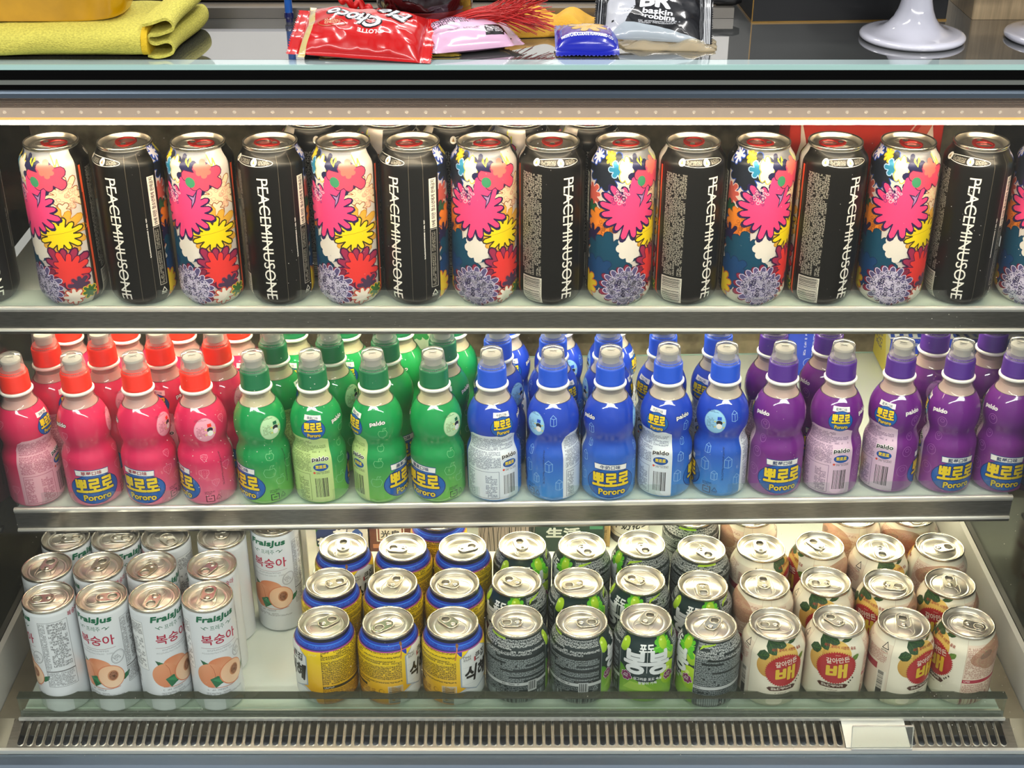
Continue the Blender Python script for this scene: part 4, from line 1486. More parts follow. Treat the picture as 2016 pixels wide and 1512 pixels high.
def bottle_proto(k):
    f = FLAV[k]
    root = empty('drink_bottle')
    p = PM()
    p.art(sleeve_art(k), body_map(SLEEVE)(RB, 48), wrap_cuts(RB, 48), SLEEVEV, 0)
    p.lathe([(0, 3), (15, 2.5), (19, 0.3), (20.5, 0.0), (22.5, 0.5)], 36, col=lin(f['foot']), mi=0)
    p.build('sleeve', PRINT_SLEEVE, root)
    simple('bottle_neck', PET, root, lambda q: q.lathe([(18.7, 110.6), (16.4, 114.5), (15.2, 118), (14.9, 124.3)], 40))
    liq = mat('drink_' + f['name'], {'red': '#e9b9bd', 'green': '#dfe2c0', 'blue': '#dcdcd8', 'purple': '#d6c0c4'}[k], rough=0.3)
    nb = simple('drink', liq, root, lambda q: q.lathe([(17.4, 110.8), (15.2, 114.0), (13.6, 118.5), (0, 118.6)], 32))
    simple('neck_ring', WHITE_PLASTIC, root, lambda q: q.lathe([(14.9, 124.2), (16.0, 124.4), (16.5, 125.2), (16.5, 126.6), (16.0, 127.4), (14.6, 127.6)], 40))
    capm = mat('cap_' + f['name'], f['cap'], rough=0.38, coat=0.2)
    simple('cap', capm, root, lambda q: q.lathe([(14.2, 127.7), (14.8, 128.0), (14.9, 131.2), (14.5, 131.7), (14.6, 132.4), (14.55, 132.5), (14.4, 145.0), (13.8, 146.2), (13.2, 146.6),
                                                  (12.6, 149.0), (11.4, 149.6), (7.0, 150.2)], 120, knurl=(132.45, 145.1, 0.28)))
    simple('spout', WHITE_PLASTIC, root, lambda q: q.lathe([(7.0, 150.0), (8.6, 150.3), (8.6, 156.0), (9.6, 157.0), (9.8, 158.6), (9.2, 160.0), (3.6, 160.6), (3.4, 159.6), (0, 159.6)], 32))

    def dome(q):
        q.lathe([(13.2, 146.7), (13.1, 147.6), (12.7, 148.2), (12.3, 151.4), (11.9, 152.4), (11.2, 162.4), (10.6, 163.6), (9.6, 164.1), (5.2, 164.2), (4.8, 163.6), (3.2, 163.6), (2.8, 163.0), (0, 163.0)], 40)
    dm = simple('dust_cover', DOME, root, dome)
    # row of little bridges between cap and cover
    br = PM()
    for i in range(40):
        t = 2 * pi * i / 40
        br.tube([(12.95 * sin(t) / 1000, -12.95 * cos(t) / 1000, 0.1467), (12.75 * sin(t) / 1000, -12.75 * cos(t) / 1000, 0.1486)], 0.00032, 4)
    br.build('tamper_bridges', capm, dm)
    return root


BOT = {k: bottle_proto(k) for k in FLAV}

# ================================================================== PLACING THE DRINKS
USED = set()


def put(proto, loc, rot, label, cat, group, lid=None, roll=0.0, sc=None):
    if proto.name not in USED:
        USED.add(proto.name)
        o = proto
    else:
        o = copy_tree(proto)
    o.location = loc
    if sc:
        o.scale = (sc, sc, sc)
    if roll:
        o.rotation_euler = (Matrix.Rotation(-roll, 3, 'Y') @ Matrix.Rotation(radians(rot), 3, 'Z')).to_euler()
    else:
        o.rotation_euler = (0, 0, radians(rot))
    tag(o, label, cat, group)
    if lid is not None:
        lid_turn(o, lid - rot)
    return o


NTH = ['first', 'second', 'third', 'fourth', 'fifth', 'sixth', 'seventh', 'eighth', 'ninth']
# ---- tall cans on the upper shelf: (lid x, lid y in the photo, turn, tab direction, flowers?)
TALL = [(-82, 270, 40, 0, 0), (99.8, 270.7, 159, 80, 1), (244.5, 271.6, -18, 178, 0), (388.5, 272, 172, 80, 1), (530, 273.7, -9, -110, 0), (674, 274, 168, 100, 1), (810.7, 275, -32, -85, 0),
        (952, 274.2, 184, 100, 1), (1087.7, 274, 28, 178, 0), (1227, 273.7, 210, 100, 1), (1366, 273.7, 33, 165, 0), (1504, 272, 206, -105, 1), (1645, 270, 31, -85, 0), (1786, 267, 185, 25, 1), (1929, 267, -18, 8, 0), (2074, 267, 172, 60, 1)]
P1 = [at(x, y + 3, Z_SH1 + 0.168) for x, y, *_ in TALL]
BACK1 = [(612, 244, 70, 0, 0), (765, 244, 100, 0, 1), (890, 244, 60, 0, 0), (1018, 244, 120, 0, 1), (1160, 244, 80, 0, 0)]
pf = sum(p[1] for p in P1) / len(P1)
P1 = [(p[0], pf) for p in P1]
PB = [(at(x, 240, Z_SH1 + 0.168)[0], pf + 0.068) for x, y, *_ in BACK1]
ALL = relax(P1 + PB, [0.0333] * (len(P1) + len(PB)))
nf, nb_ = 0, 0
for (x, y, r, t, fl), p in zip(TALL, ALL):
    if fl:
        nf += 1
        lab = 'tall can showing bright painted flowers, %s flower can from the left along the shelf front' % NTH[nf - 1]
    else:
        nb_ += 1
        lab = 'tall black can with white vertical lettering, %s black can from the left on the shelf' % NTH[nb_ - 1]
    put(tall, (p[0], p[1], Z_SH1), r, lab, 'can', 'tall cans along the upper shelf', t)
bl = ['black tall can behind the gap between the third flower can and its left neighbour',
      'flowered tall can in the back row, behind the third black can in full view',
      'black tall can in the back row, just left behind the fourth flower can',
      'flowered tall can in the back row, between fourth flower can and fourth black can',
      'black tall can at the right end of the back row on the upper shelf']
for (x, y, r, t, fl), p, lb in zip(BACK1, ALL[len(TALL):], bl):
    put(tall, (p[0], p[1], Z_SH1), r, lb, 'can', 'tall cans in the back row of the upper shelf', t)

# ---- bottles on the lower shelf: (dome x, dome y, turn)
ROW1 = [('red', 31, 693, 195), ('red', 151, 693, 15), ('red', 271, 692, -15), ('red', 386, 691.5, -62),
        ('green', 504.5, 690, -48), ('green', 619, 688, 118), ('green', 740, 688, 63), ('green', 859, 686, -38),
        ('blue', 974.5, 681.7, 140), ('blue', 1094, 681, -128), ('blue', 1207.5, 679, 0), ('blue', 1323, 675, 90), ('blue', 1434, 674, -108),
        ('purple', 1549, 671, 5), ('purple', 1664, 668.6, 115), ('purple', 1783, 666, 82), ('purple', 1900, 663, 8), ('purple', 2006, 661, -8)]
ROW2 = [('red', 94.5, 170), ('red', 205, -30), ('red', 319, 110), ('red', 431, -20), ('green', 543, 200), ('green', 655, -25), ('green', 765, 30), ('green', 877, 120),
        ('blue', 987, -30), ('blue', 1094, 160), ('blue', 1202, 200), ('blue', 1310, 60), ('blue', 1417, 70), ('purple', 1525, 140), ('purple', 1634, -10), ('purple', 1848, -80), ('purple', 1962, 150)]
ROW3 = [('red', 135, 20), ('red', 246, 80), ('red', 357, 200), ('red', 467, 140), ('green', 582, 110), ('green', 693, 120), ('green', 801, 60), ('green', 905, 40), ('blue', 985, 130), ('blue', 1087, -60), ('blue', 1191, 190)]
S2 = Z_SH2


def sh2_pos(px, yrow, hz=0.1):
    """x on the lower shelf for a photo column at depth yrow"""
    z = Z_SH2 + hz
    x = 0
    for _ in range(3):
        d = yrow * cos(TH) + (CAMZ - z - x * math.tan(ROLL2)) * sin(TH)
        x = (px - 1008.0) / FPX * d
    return x


Q = []
YB = []
for k, x, y, r in ROW1:
    X, Y = at(x, y, Z_SH2 + 0.164 * K2)
    for _ in range(3):
        X, Y = at(x, y, Z_SH2 + 0.164 * K2 + X * math.tan(ROLL2))
    YB.append((X, Y))
ym = sum(v[1] for v in YB) / len(YB)
Q = [(v[0], ym) for v in YB]
Q += [(sh2_pos(x, ym + 0.0515, 0.142), ym + 0.0515) for k, x, r in ROW2]
Q += [(sh2_pos(x, ym + 0.103, 0.126), ym + 0.103) for k, x, r in ROW3]
Q = relax(Q, [0.0282 * K2] * len(Q))
cnt = {}
DESC = {'red': ('pink', 'red'), 'green': ('green', 'dark green'), 'blue': ('blue', 'blue'), 'purple': ('purple', 'purple')}
for i, (it, p) in enumerate(zip(ROW1 + ROW2 + ROW3, Q)):
    row = 0 if i < len(ROW1) else (1 if i < len(ROW1) + len(ROW2) else 2)
    k = it[0]
    cnt[(row, k)] = cnt.get((row, k), 0) + 1
    n = cnt[(row, k)]
    d, cp = DESC[k]
    lab = '%s bottle with %s cap, %s of its colour from the left, %s row' % (d, cp, NTH[n - 1], ['front', 'second', 'third'][row])
    put(BOT[k], (p[0], p[1], Z_SH2 + p[0] * math.tan(ROLL2)), it[-1], lab, 'bottle', '%s bottles with %s caps' % (d, cp), None, ROLL2, K2)

# ---- cans on the deck: (lid x, lid y, turn, tab)
PEACH = [(91.8, 1173, -75, -80), (199, 1172, -12, 100), (302, 1171, 45, -8), (405, 1170, 28, 180),
         (95, 1115, -112, 175), (196.5, 1114, -80, 172), (300, 1114, 66, -28), (416.5, 1114, -105, -30),
         (122, 1069, 72, 95), (221, 1068, 60, 92), (319, 1066, 160, 45), (432, 1062, -135, 178), (537, 1031, -10, 10)]
RICE = [(651.3, 1223.7, -62, 130), (775.6, 1223.7, 68, -55), (898.6, 1222.4, 48, -135), (665, 1150, 215, 120), (786, 1149.6, 190, 160), (904, 1149.6, 170, -110),
        (689, 1082, 50, 185), (803.4, 1081.6, 170, -95), (917.7, 1081.4, 200, 110), (863, 1025, 190, 40)]
GRAPE = [(1023.4, 1221, 118, -88), (1146, 1221.4, 92, 98), (1270, 1221.4, 0, 150), (1394, 1221.4, -90, 150),
         (1024.5, 1149, -35, -130), (1143, 1148, 2, -75), (1261, 1147, -48, -125), (1380, 1148, -22, 0),
         (1031, 1081, 5, -165), (1146, 1081, -75, 35), (1261, 1080, -98, 22), (1376, 1081, 175, 40), (1366, 1026, 150, 20)]
PEAR = [(1517.6, 1222.6, 10, -92), (1643.8, 1222.6, -14, -142), (1768, 1222, 30, 172), (1899.5, 1223, -76, 65),
        (1500, 1150, 160, 178), (1619, 1150, -12, -88), (1740.7, 1150, -58, 80), (1863, 1150.5, -42, 170),
        (1489.5, 1080, 58, 178), (1607, 1079.6, -85, -150), (1723, 1079.6, 18, 0), (1840, 1076.5, -130, 105), (1480, 1023, 150, 30), (1690, 1023, 175, 60), (1799, 1021, -150, 15)]
sets = [('peach', peach, PEACH, 0.133, 0.0266), ('rice', rice, RICE, 0.091, 0.0333), ('grape', grape, GRAPE, 0.091, 0.0333), ('pear', pear, PEAR, 0.091, 0.0333)]
PP, RR = [], []
for k, pr, L, h, r in sets:
    for x, y, *_ in L:
        PP.append(at(x, y, Z_DECK + h)); RR.append(r)
PP = [(p[0], p[1] + 0.004) for p in PP]
PP = relax(PP, RR)
CD = {'peach': 'slim white can with printed peaches', 'rice': 'yellow can with a blue shoulder', 'grape': 'dark green can with printed grapes', 'pear': 'cream can with a red toothed seal'}
CG = {'peach': 'slim white peach cans on the cabinet floor', 'rice': 'yellow rice drink cans on the cabinet floor', 'grape': 'dark green grape cans on the cabinet floor', 'pear': 'cream pear cans on the cabinet floor'}
i = 0
for k, pr, L, h, r in sets:
    n = {}
    for x, y, rot, tb in L:
        row = ('front' if y > 1160 else 'second' if y > 1105 else 'third' if y > 1055 else 'rearmost') if k == 'peach' else ('front' if y > 1200 else 'second' if y > 1110 else 'third' if y > 1050 else 'rearmost')
        n[row] = n.get(row, 0) + 1
        lab = '%s, %s of its kind from the left, %s row' % (CD[k], NTH[n[row] - 1], row)
        if k == 'peach' and row == 'rearmost':
            lab = 'slim white can with printed peaches standing alone beside the clear divider'
        if k == 'rice' and row == 'rearmost':
            lab = 'yellow can with a blue shoulder, rearmost, alone behind three rows of its kind'
        if k == 'grape' and row == 'rearmost':
            lab = 'dark green can with printed grapes, rearmost, alone behind three rows of its kind'
        put(pr, (PP[i][0], PP[i][1], Z_DECK), rot, lab, 'can', CG[k], tb)
        i += 1

# ================================================================== BOXES AT THE BACK OF THE CABINET
def face_map(kind, w, d, h):
    """millimetre art onto the front, top or side of a box standing at the origin"""
    if kind == 'front':
        return lambda x, y, o: ((x / 1000, -d / 2 - o, y / 1000), (0, -1, 0))
    if kind == 'top':
        return lambda x, y, o: ((x / 1000, -d / 2 + y / 1000, h + o), (0, 0, 1))
    return lambda x, y, o: ((-w / 2 - o, d / 2 - x / 1000, y / 1000), (-1, 0, 0))


def carton(name, loc, w, d, h, col, label, cat, arts, rot=0, group=None, dy=0.0):
    p = PM()
    p.box(-w / 2, w / 2, -d / 2, d / 2, 0, h, lin(col), bev=0.0012)
    for kind, a in arts:
        for it in range(len(a.items)):
            pts, c, lay = a.items[it]
            a.items[it] = ([(x_, y_ + dy) for x_, y_ in pts], c, lay + 20)
        if dy:
            a.items = [(half(q_, 1, 0.5, False), c, l_) for q_, c, l_ in a.items if max(v_[1] for v_ in q_) > 0.8]
        fm = face_map(kind, w, d, h)
        p.art(a, lambda x, y, o, fm=fm: fm(x, y, o + 6e-5), [], [])
    o = p.build(name, PRINT_CARD)
    o.location = loc
    o.rotation_euler = (0, 0, radians(rot))
    return tag(o, label, cat, group)


KX = lambda px, Y, z: (px - 1008.0) / FPX * (Y * cos(TH) + (CAMZ - z) * sin(TH))
YC = 1.405
zc = Z_DECK + 0.06

a = Art()
a.ell(-14, 66, 21, 19, lin('#2f6a34'))
a.ell(-13, 67, 18, 17, lin('#1a2f6a'))
a.outlined('葡', -20, 58, 17, lin('#f0f0f2'), lin('#1a2450'), 17, 10, 0.05, 0.14)
a.outlined('萄', 0, 70, 17, lin('#f0f0f2'), lin('#1a2450'), 17, 10, 0.05, 0.14)
a.poly([(14, 60), (26, 58), (27, 72), (20, 80), (14, 74)], lin('#244a94'))
a.text('500', 20, 69, 5, lin('#f0f0f0'), 10)
a.fine(-26, 20, -6, 44, 4, lin('#6a4a50'), 101)
carton('milk_carton', (KX(668, YC, zc), YC + 0.02, Z_DECK), 0.066, 0.05, 0.15, '#cfcbc8', 'white carton with blue and green fruit lettering, behind the yellow cans', 'carton', [('front', a)], 0, 'drink cartons at the back', dy=-45.0)
a = Art()
a.rect(-17, 60, 17, 92, lin('#d8d0c4')); a.rect(-15.5, 61.5, 15.5, 90.5, lin('#7a3a24')); a.rect(-13.5, 63, 13.5, 89, lin('#d5cfc6'))
a.text('光泉', 0, 71, 11, lin('#20242c'), 24, bold=0.02)
a.rect(-22, 50, 22, 56, lin('#a56a4a'))
a.ell(-14, 38, 6, 5, lin('#3a2018')); a.fine(-18, 36, -10, 40, 3.5, lin('#cfc0b0'), 102)
carton('milk_carton', (KX(767, YC, zc), YC + 0.02, Z_DECK), 0.052, 0.05, 0.15, '#5e2c1c', 'brown carton with a framed pale name plate, behind the yellow cans', 'carton', [('front', a)], 0, 'drink cartons at the back', dy=-45.0)
a = Art()
R = random.Random(5)
for k in range(46):
    x0 = -33 + 66 * k / 46
    a.line([(x0, R.uniform(0, 30)), (x0 + R.uniform(-2, 2), R.uniform(40, 70)), (x0 + R.uniform(-3, 3), R.uniform(80, 118))], R.uniform(0.3, 0.9), lin(R.choice(['#4a4440', '#3a3634', '#8a7c74', '#2c2a28'])))
a.rect(14, 86, 24, 112, lin('#8a3038')); a.fine(-4, 84, 12, 108, 7, lin('#5a5450'), 103)
carton('streaked_carton', (KX(998, YC, zc), YC + 0.02, Z_DECK), 0.07, 0.05, 0.15, '#94867e', 'grey-brown carton with dark wavy streaks, left of the green carton', 'carton', [('front', a)], 0, 'drink cartons at the back', dy=-45.0)
a = Art()
w_ = lin('#c9cec8')
a.text('生活', -4, 73, 15, w_, 42, bold=0.05)
a.text('末綠', 14, 50, 10, w_, 24, bold=0.01)
a.fine(2, 32, 30, 38, 4.5, w_, 104)
a.rect(28, 78, 44, 110, lin('#3a7a5a')); a.rect(-46, 20, -38, 112, lin('#0a1a14'))
carton('tea_carton', (KX(1116, YC, zc), YC + 0.02, Z_DECK), 0.092, 0.05, 0.15, '#15332a', 'dark green carton with large pale lettering, behind the green grape cans', 'carton', [('front', a)], 0, 'drink cartons at the back', dy=-45.0)
a = Art()
a.fine(-5, 5, 5, 140, 3, lin('#7a5c28'), 105)
carton('tan_carton', (KX(1192, YC + 0.01, zc), YC + 0.03, Z_DECK), 0.014, 0.05, 0.15, '#b2935c', 'narrow tan carton squeezed between the green and the white carton', 'carton', [('front', a)], 0, 'drink cartons at the back', dy=-45.0)
# round paper tub with slanted black lettering
tubp = PM()
TUB = [(0, 24), (140, 29)]
ta = Art()
ta.items.append(([(-pi * 27, 0), (pi * 27, 0), (pi * 27, 140), (-pi * 27, 140)], lin('#d9d5cc'), 0))
for i_, (ch, yy) in enumerate(zip('牛奶花生', (71, 72, 73, 74))):
    ta.text(ch, -21 + 14.0 * i_, yy - 43, 12.5, lin('#1c1a18'), 12, 0, 0.03, 0.2)
ta.ell(14, 46, 12, 5, lin('#a8404a'))
ta.line([(-40, 18), (0, 12), (40, 18)], 1.0, lin('#8a8a88'))
ta.rect(-60, 0, 60, 10, lin('#4a4a50'))
tubp.art(ta, body_map(TUB)(27.0, 40), wrap_cuts(27.0, 40), [])
tubp.lathe([(0, 0.5), (24, 0)], 40, col=lin('#d9d5cc'))
tubp.lathe([(29, 140), (30.2, 140.5), (30.4, 142.5), (29, 143.5), (0, 143)], 40, col=lin('#e6e2da'))
tub = tubp.build('paper_tub', PRINT_CARD)
tub.location = (KX(1245, YC + 0.01, zc), YC + 0.032, Z_DECK)
tag(tub, 'white round tub with slanted black lettering, behind the green grape cans', 'tub')

# clear divider between the peach cans and the yellow cans
dv = simple('acrylic_divider', mat('frosted_acrylic', '#d7d6cd', rough=0.25, coat=0.4), None, lambda p: p.box(-0.0035, 0.0035, 0, 0.17, 0, 0.155, bev=0.0008))
dv.location = (KX(600, 1.335, Z_DECK + 0.05), 1.335, Z_DECK)
tag(dv, 'upright frosted acrylic divider between the white and the yellow cans', 'divider')

# lower shelf boxes
a = Art()
for i_, xx in enumerate((-6, 4, 13)):
    a.fine(xx - 1.8, 30 - 6 * i_, xx + 1.8, 88, 3.0, lin('#e8ecf8'), 110 + i_, 0.8, rot=90)
a.ring(0, 22, 6, 6, 0.7, lin('#aac0f0'), 18)
X = KX(1592, 1.52, Z_SH2 + 0.03)
carton('blue_carton', (X, 1.545, Z_SH2 + 0.0005 + X * math.tan(ROLL2)), 0.056, 0.045, 0.12, '#2a4ac8', 'plain blue carton with small upright white print, behind the purple bottles', 'carton', [('front', a)])
at_, as_, af = Art(), Art(), Art()
at_.rect(-50, 4, 50, 66, lin('#e2e6ee'))
for k in range(9):
    at_.poly([(-48 + 11 * k, 8), (-43 + 11 * k, 8), (-35 + 11 * k, 60), (-40 + 11 * k, 60)], lin('#1c4ab8'))
as_.rect(0, 0, 70, 51, lin('#e8d64a')); as_.poly([(70, 0), (70, 51), (44, 51)], lin('#f0e9a0')); as_.fine(8, 14, 40, 44, 8, lin('#2a3a8a'), 121, rot=0)
af.rect(-50, 34, 50, 51, lin('#1a3cc0')); af.fine(-40, 36, 40, 48, 7, lin('#dfe6f4'), 122); af.rect(-50, 26, 50, 32, lin('#e6d65a'))
X = KX(1745, 1.52, Z_SH2 + 0.03) + 0.052
carton('snack_box', (X, 1.556, Z_SH2 + 0.001 + X * math.tan(ROLL2)), 0.1, 0.07, 0.051, '#1c40c4', 'low blue and yellow box lying behind the purple bottles', 'box', [('front', af), ('side', as_), ('top', at_)])
a = Art()
a.rect(-22, 60, 22, 104, lin('#cfe4c4')); a.flower(0, 84, 13, 8, 0.3, lin('#3aa85a'), None, 0, 0, 9); a.ell(12, 94, 4, 3, lin('#4a6a3c'), 12)
X = KX(826, 1.50, Z_SH2 + 0.08)
carton('green_carton', (X, 1.52, Z_SH2 + 0.0005 + X * math.tan(ROLL2)), 0.05, 0.04, 0.115, '#2f9a50', 'green and white carton standing behind the rows of green bottles', 'carton', [('front', a)])
# red box on the upper shelf
a = Art()
wh = lin('#ecd9cc')
a.poly([(-76, 92), (-70, 120), (-72, 150), (-66, 128), (-62, 112), (-68, 104)], wh)
a.poly([(18, 80), (66, 150), (78, 150), (30, 76)], lin('#d8604a')); a.line([(16, 84), (60, 152)], 1.6, lin('#e9b9a8'))
a.poly([(56, 90), (66, 104), (62, 122), (70, 140), (74, 118), (68, 96)], wh)
X = KX(1708, 1.44, Z_SH1 + 0.13)
carton('red_box', (X, 1.475, Z_SH1), 0.165, 0.06, 0.16, '#c92f22', 'red box with white brush marks behind the tall cans at the right', 'box', [('front', a)])

# ================================================================== CARD STAND ON THE AIR GRILLE
hx0 = KX(1730, ySill + 0.01, zSill)
st = empty('card_stand', (hx0, ySill, zSill), 'small clear acrylic card stand with a blank white card on the grille', 'card stand')
fr = lambda x, y, z: (x, y * cos(GA) - 0.0 * z, y * sin(GA) + z)
simple('card', mat('white_card', '#f1ece2', rough=0.6), st, lambda p: p.plate([(-0.036, 0.0), (0.030, 0.0), (0.030, 0.036), (-0.036, 0.036)], [], 0.0018, 0.0023, frame=fr))
simple('clear_front', clear_mat('clear_card_sheet', '#f4f6f4', body=0.05, gloss=0.8), st, lambda p: p.prism_x([(-0.0015, 0.0015), (0.0, 0.0015), (0.0055, 0.0265), (0.0040, 0.0265)], -0.031, 0.031))
simple('clear_edge', CHROME, st, lambda p: (p.box(-0.0312, 0.0312, -0.003, -0.0014, 0.0012, 0.0027), p.box(-0.031, 0.031, 0.0038, 0.0058, 0.0265, 0.0271), p.prism_x([(-0.0016, 0.0018), (0.0001, 0.0018), (0.0057, 0.0265), (0.0039, 0.0265)], -0.0315, -0.0310), p.prism_x([(-0.0016, 0.0018), (0.0001, 0.0018), (0.0057, 0.0265), (0.0039, 0.0265)], 0.0310, 0.0315)))

# ================================================================== ON THE COUNTER
from mathutils import noise
CUTS = [k * 2.5 for k in range(-60, 61)]


def pack(name, L, Wd, T, art, loc, yaw, pitch, rollx, label, seal=9, seed=0, m=PRINT_FOIL, under='#888888', wr=1.0, zup=0.0, mat2=None, fin=0.0):
    hx, hy = L / 2, Wd / 2
    ub = 1 - seal / hx

    def height(x, y, sgn):
        u, v = min(abs(x) / hx / ub, 1.0), min(abs(y) / hy, 1.0)
        t = max(0.0, (1 - u ** 3.2)) * max(0.0, (1 - v ** 2.8))
        z = T * (t ** 0.55) * (1.0 if sgn > 0 else -0.42)
        n = noise.noise(Vector((x * 0.045, y * 0.07, seed * 3.1 + sgn))) * 3.4 + noise.noise(Vector((x * 0.10, y * 0.06, seed * 5.7))) * 1.2
        cr = abs(noise.noise(Vector((x * 0.06 + y * 0.04, y * 0.07, seed * 1.7)))) * -2.6
        z += (n + cr) * wr * min(1.0, 3 * t) * (1 if sgn > 0 else -0.2)
        if u >= 1.0:
            z += sin(x * 2.6) * 0.35 + noise.noise(Vector((y * 0.06, seed, 0.0))) * 3.2 * wr
        return z

    def mp(sgn):
        def g(x, y, o):
            if sgn < 0: x = -x
            z = height(x, y, sgn)
            e = 0.3
            dx = (height(x + e, y, sgn) - z) / e
            dy = (height(x, y + e, sgn) - z) / e
            n = Vector((-dx, -dy, 1)).normalized() * sgn
            # serrated ends
            P = Vector((x, y, z)) / 1000 + n * (o + 0.00004)
            return tuple(P), tuple(n)
        return g
    p = PM()
    p.art(art, mp(1), CUTS, CUTS)
    b = Art()
    b.items.append(([(-hx, -hy), (hx, -hy), (hx, hy), (-hx, hy)], lin(under), 0))
    p.art(b, mp(-1), CUTS, CUTS, 1 if mat2 else 0)
    o = p.build(name, [m, mat2] if mat2 else m)
    M = Matrix.Rotation(radians(yaw), 4, 'Z') @ Matrix.Rotation(radians(pitch), 4, 'X') @ Matrix.Rotation(radians(rollx), 4, 'Y')
    o.rotation_euler = M.to_euler()
    zmin = min((M.to_3x3() @ Vector(v)).z for v in p.V)
    o.location = (loc[0], loc[1], Z_TOP - zmin + 0.0003 + zup)
    return tag(o, label, 'snack packet')


def serrate(a, hx, hy, c, n=22):
    """zigzag sealed ends"""
    for s in (-1, 1):
        for k in range(n):
            y0 = -hy + 2 * hy * k / n
            y1 = -hy + 2 * hy * (k + 1) / n
            P = [(s * hx, y0), (s * (hx + 1.6), (y0 + y1) / 2), (s * hx, y1)]
            a.add(P, c)


# red packet, upside down to the viewer
a = Art()
red = lin('#c20a0c')
a.items.append(([(-62, -31), (62, -31), (62, 31), (-62, 31)], red, 0))
serrate(a, 62, 31, red)
a.poly([(48, -35), (54, -35), (48, 0), (52, 35), (46, 35), (42, 0)], lin('#cdb878'))
a.outlined('Choco', 9, -5, 15.5, lin('#eef0f6'), lin('#160c0c'), 50, -17, 0.03, 0.12, 0.2)
a.outlined('Pie', -24, -16, 15, lin('#eef0f6'), lin('#160c0c'), 27, -14, 0.03, 0.12, 0.2)
a.text('LOTTE', -6, 12, 4.8, lin('#f2ece8'), 17, bold=0.04)
a.ell(-18, 12, 3, 2.4, lin('#f2ece8'), 12)
a.ring(26, 4, 12, 5, 0.9, lin('#b5532c'), 22)
a.fine(19, 1, 33, 7, 1.5, lin('#e9c9a0'), 131)
x, y = at(722, 92, Z_TOP)
pack('snack_packet', 124, 62, 17, a, (x, 1.218), 174, -22, -3, 'shiny red snack packet lying upside down, white lettering outlined in black', seed=1, under='#8c0808', wr=0.75)
# pink packet
a = Art()
pk = lin('#d9aecb')
a.items.append(([(-46, -28), (46, -28), (46, 28), (-46, 28)], pk, 0))
serrate(a, 46, 28, pk, 16)
bk = lin('#1a1416')
a.fine(-30, -2, 12, 12, 4.6, bk, 141, 0.95, thick=0.17)
a.fine(-20, -16, 12, -10, 3.2, lin('#6a5560'), 142)
a.poly([(12, -22), (30, -20), (40, -13), (36, -8), (14, -10)], bk)
a.fine(15, -19, 30, -12, 2.0, lin('#e8dfe4'), 143)
a.rect(-46, -28, -38, 28, lin('#b795ad'))
x, y = at(915, 96, Z_TOP)
pack('snack_packet', 92, 54, 16, a, (x, y + 0.006), 20, 8, 0, 'pale pink snack packet with black print, right of the red packet', seed=2, under='#b08aa4', wr=0.6)
# blue packet
a = Art()
bl_ = lin('#1420a4')
a.items.append(([(-30, -28), (30, -28), (30, 28), (-30, 28)], bl_, 0))
serrate(a, 30, 28, bl_, 16)
a.poly([(-8, -22), (20, -22), (20, 22), (-8, 22)], lin('#5a3a8a'))
a.flower(6, 0, 13, 9, 0.4, lin('#c9982c'), lin('#6a4a10'), 1.0, 0, 44, squash=1.4)
a.line([(22, -24), (22, 24)], 2.0, lin('#c99a6a'))
a.text('WITH CHOCOLATE FLAVOURED CO', -10.5, 0, 4.2, lin('#eef0fa'), 46, -90, bold=0.05)
a.fine(10, -20, 19, 20, 4, lin('#d8d2ea'), 151, rot=-90)
x, y = at(1155, 100, Z_TOP)
pack('snack_packet', 60, 54, 12, a, (x, y + 0.010), 90, 0, -10, 'small royal blue snack packet with a gold picture on top', seal=11, seed=3, under='#10187a', wr=0.4)
# black and silver packet
a = Art()
blk_ = lin('#15161a')
a.items.append(([(-52, -30), (52, -30), (52, 30), (-52, 30)], blk_, 0))
serrate(a, 52, 30, blk_)
sv = lin('#cfd2d6')
for s in (-1, 1):
    for k in range(5):
        a.rect(s * 44.5 + s * 1.5 * k - 0.4, -30, s * 44.5 + s * 1.5 * k + 0.4, 30, sv)
a.poly([(-43, -26), (-30, -29), (-17, 2), (-20, 29), (-34, 29), (-43, 10)], lin('#b9bcc4'))
a.poly([(-42, -30), (38, -30), (43, -28), (-6, -20), (-26, -18)], lin('#aab4bc'))
a.text('BR', 1, 7, 17, lin('#eef0f4'), 28, -4, 0.06)
a.text('baskin', 3, -6, 6.6, lin('#eef0f4'), 27, -5, 0.05)
a.text('robbins', 5, -12.5, 5.8, lin('#eef0f4'), 27, -6, 0.05)
a.fine(-14, -19.5, 24, -16.2, 1.6, lin('#d5d7dc'), 161, rot=0)
x, y = at(1283, 74, Z_TOP)
pack('snack_packet', 104, 60, 13, a, (x, 1.261), -6, 30, 2, 'black and silver foil snack packet with white lettering', seed=4, under='#9aa0a8', wr=0.6, zup=0.004, mat2=FOIL)


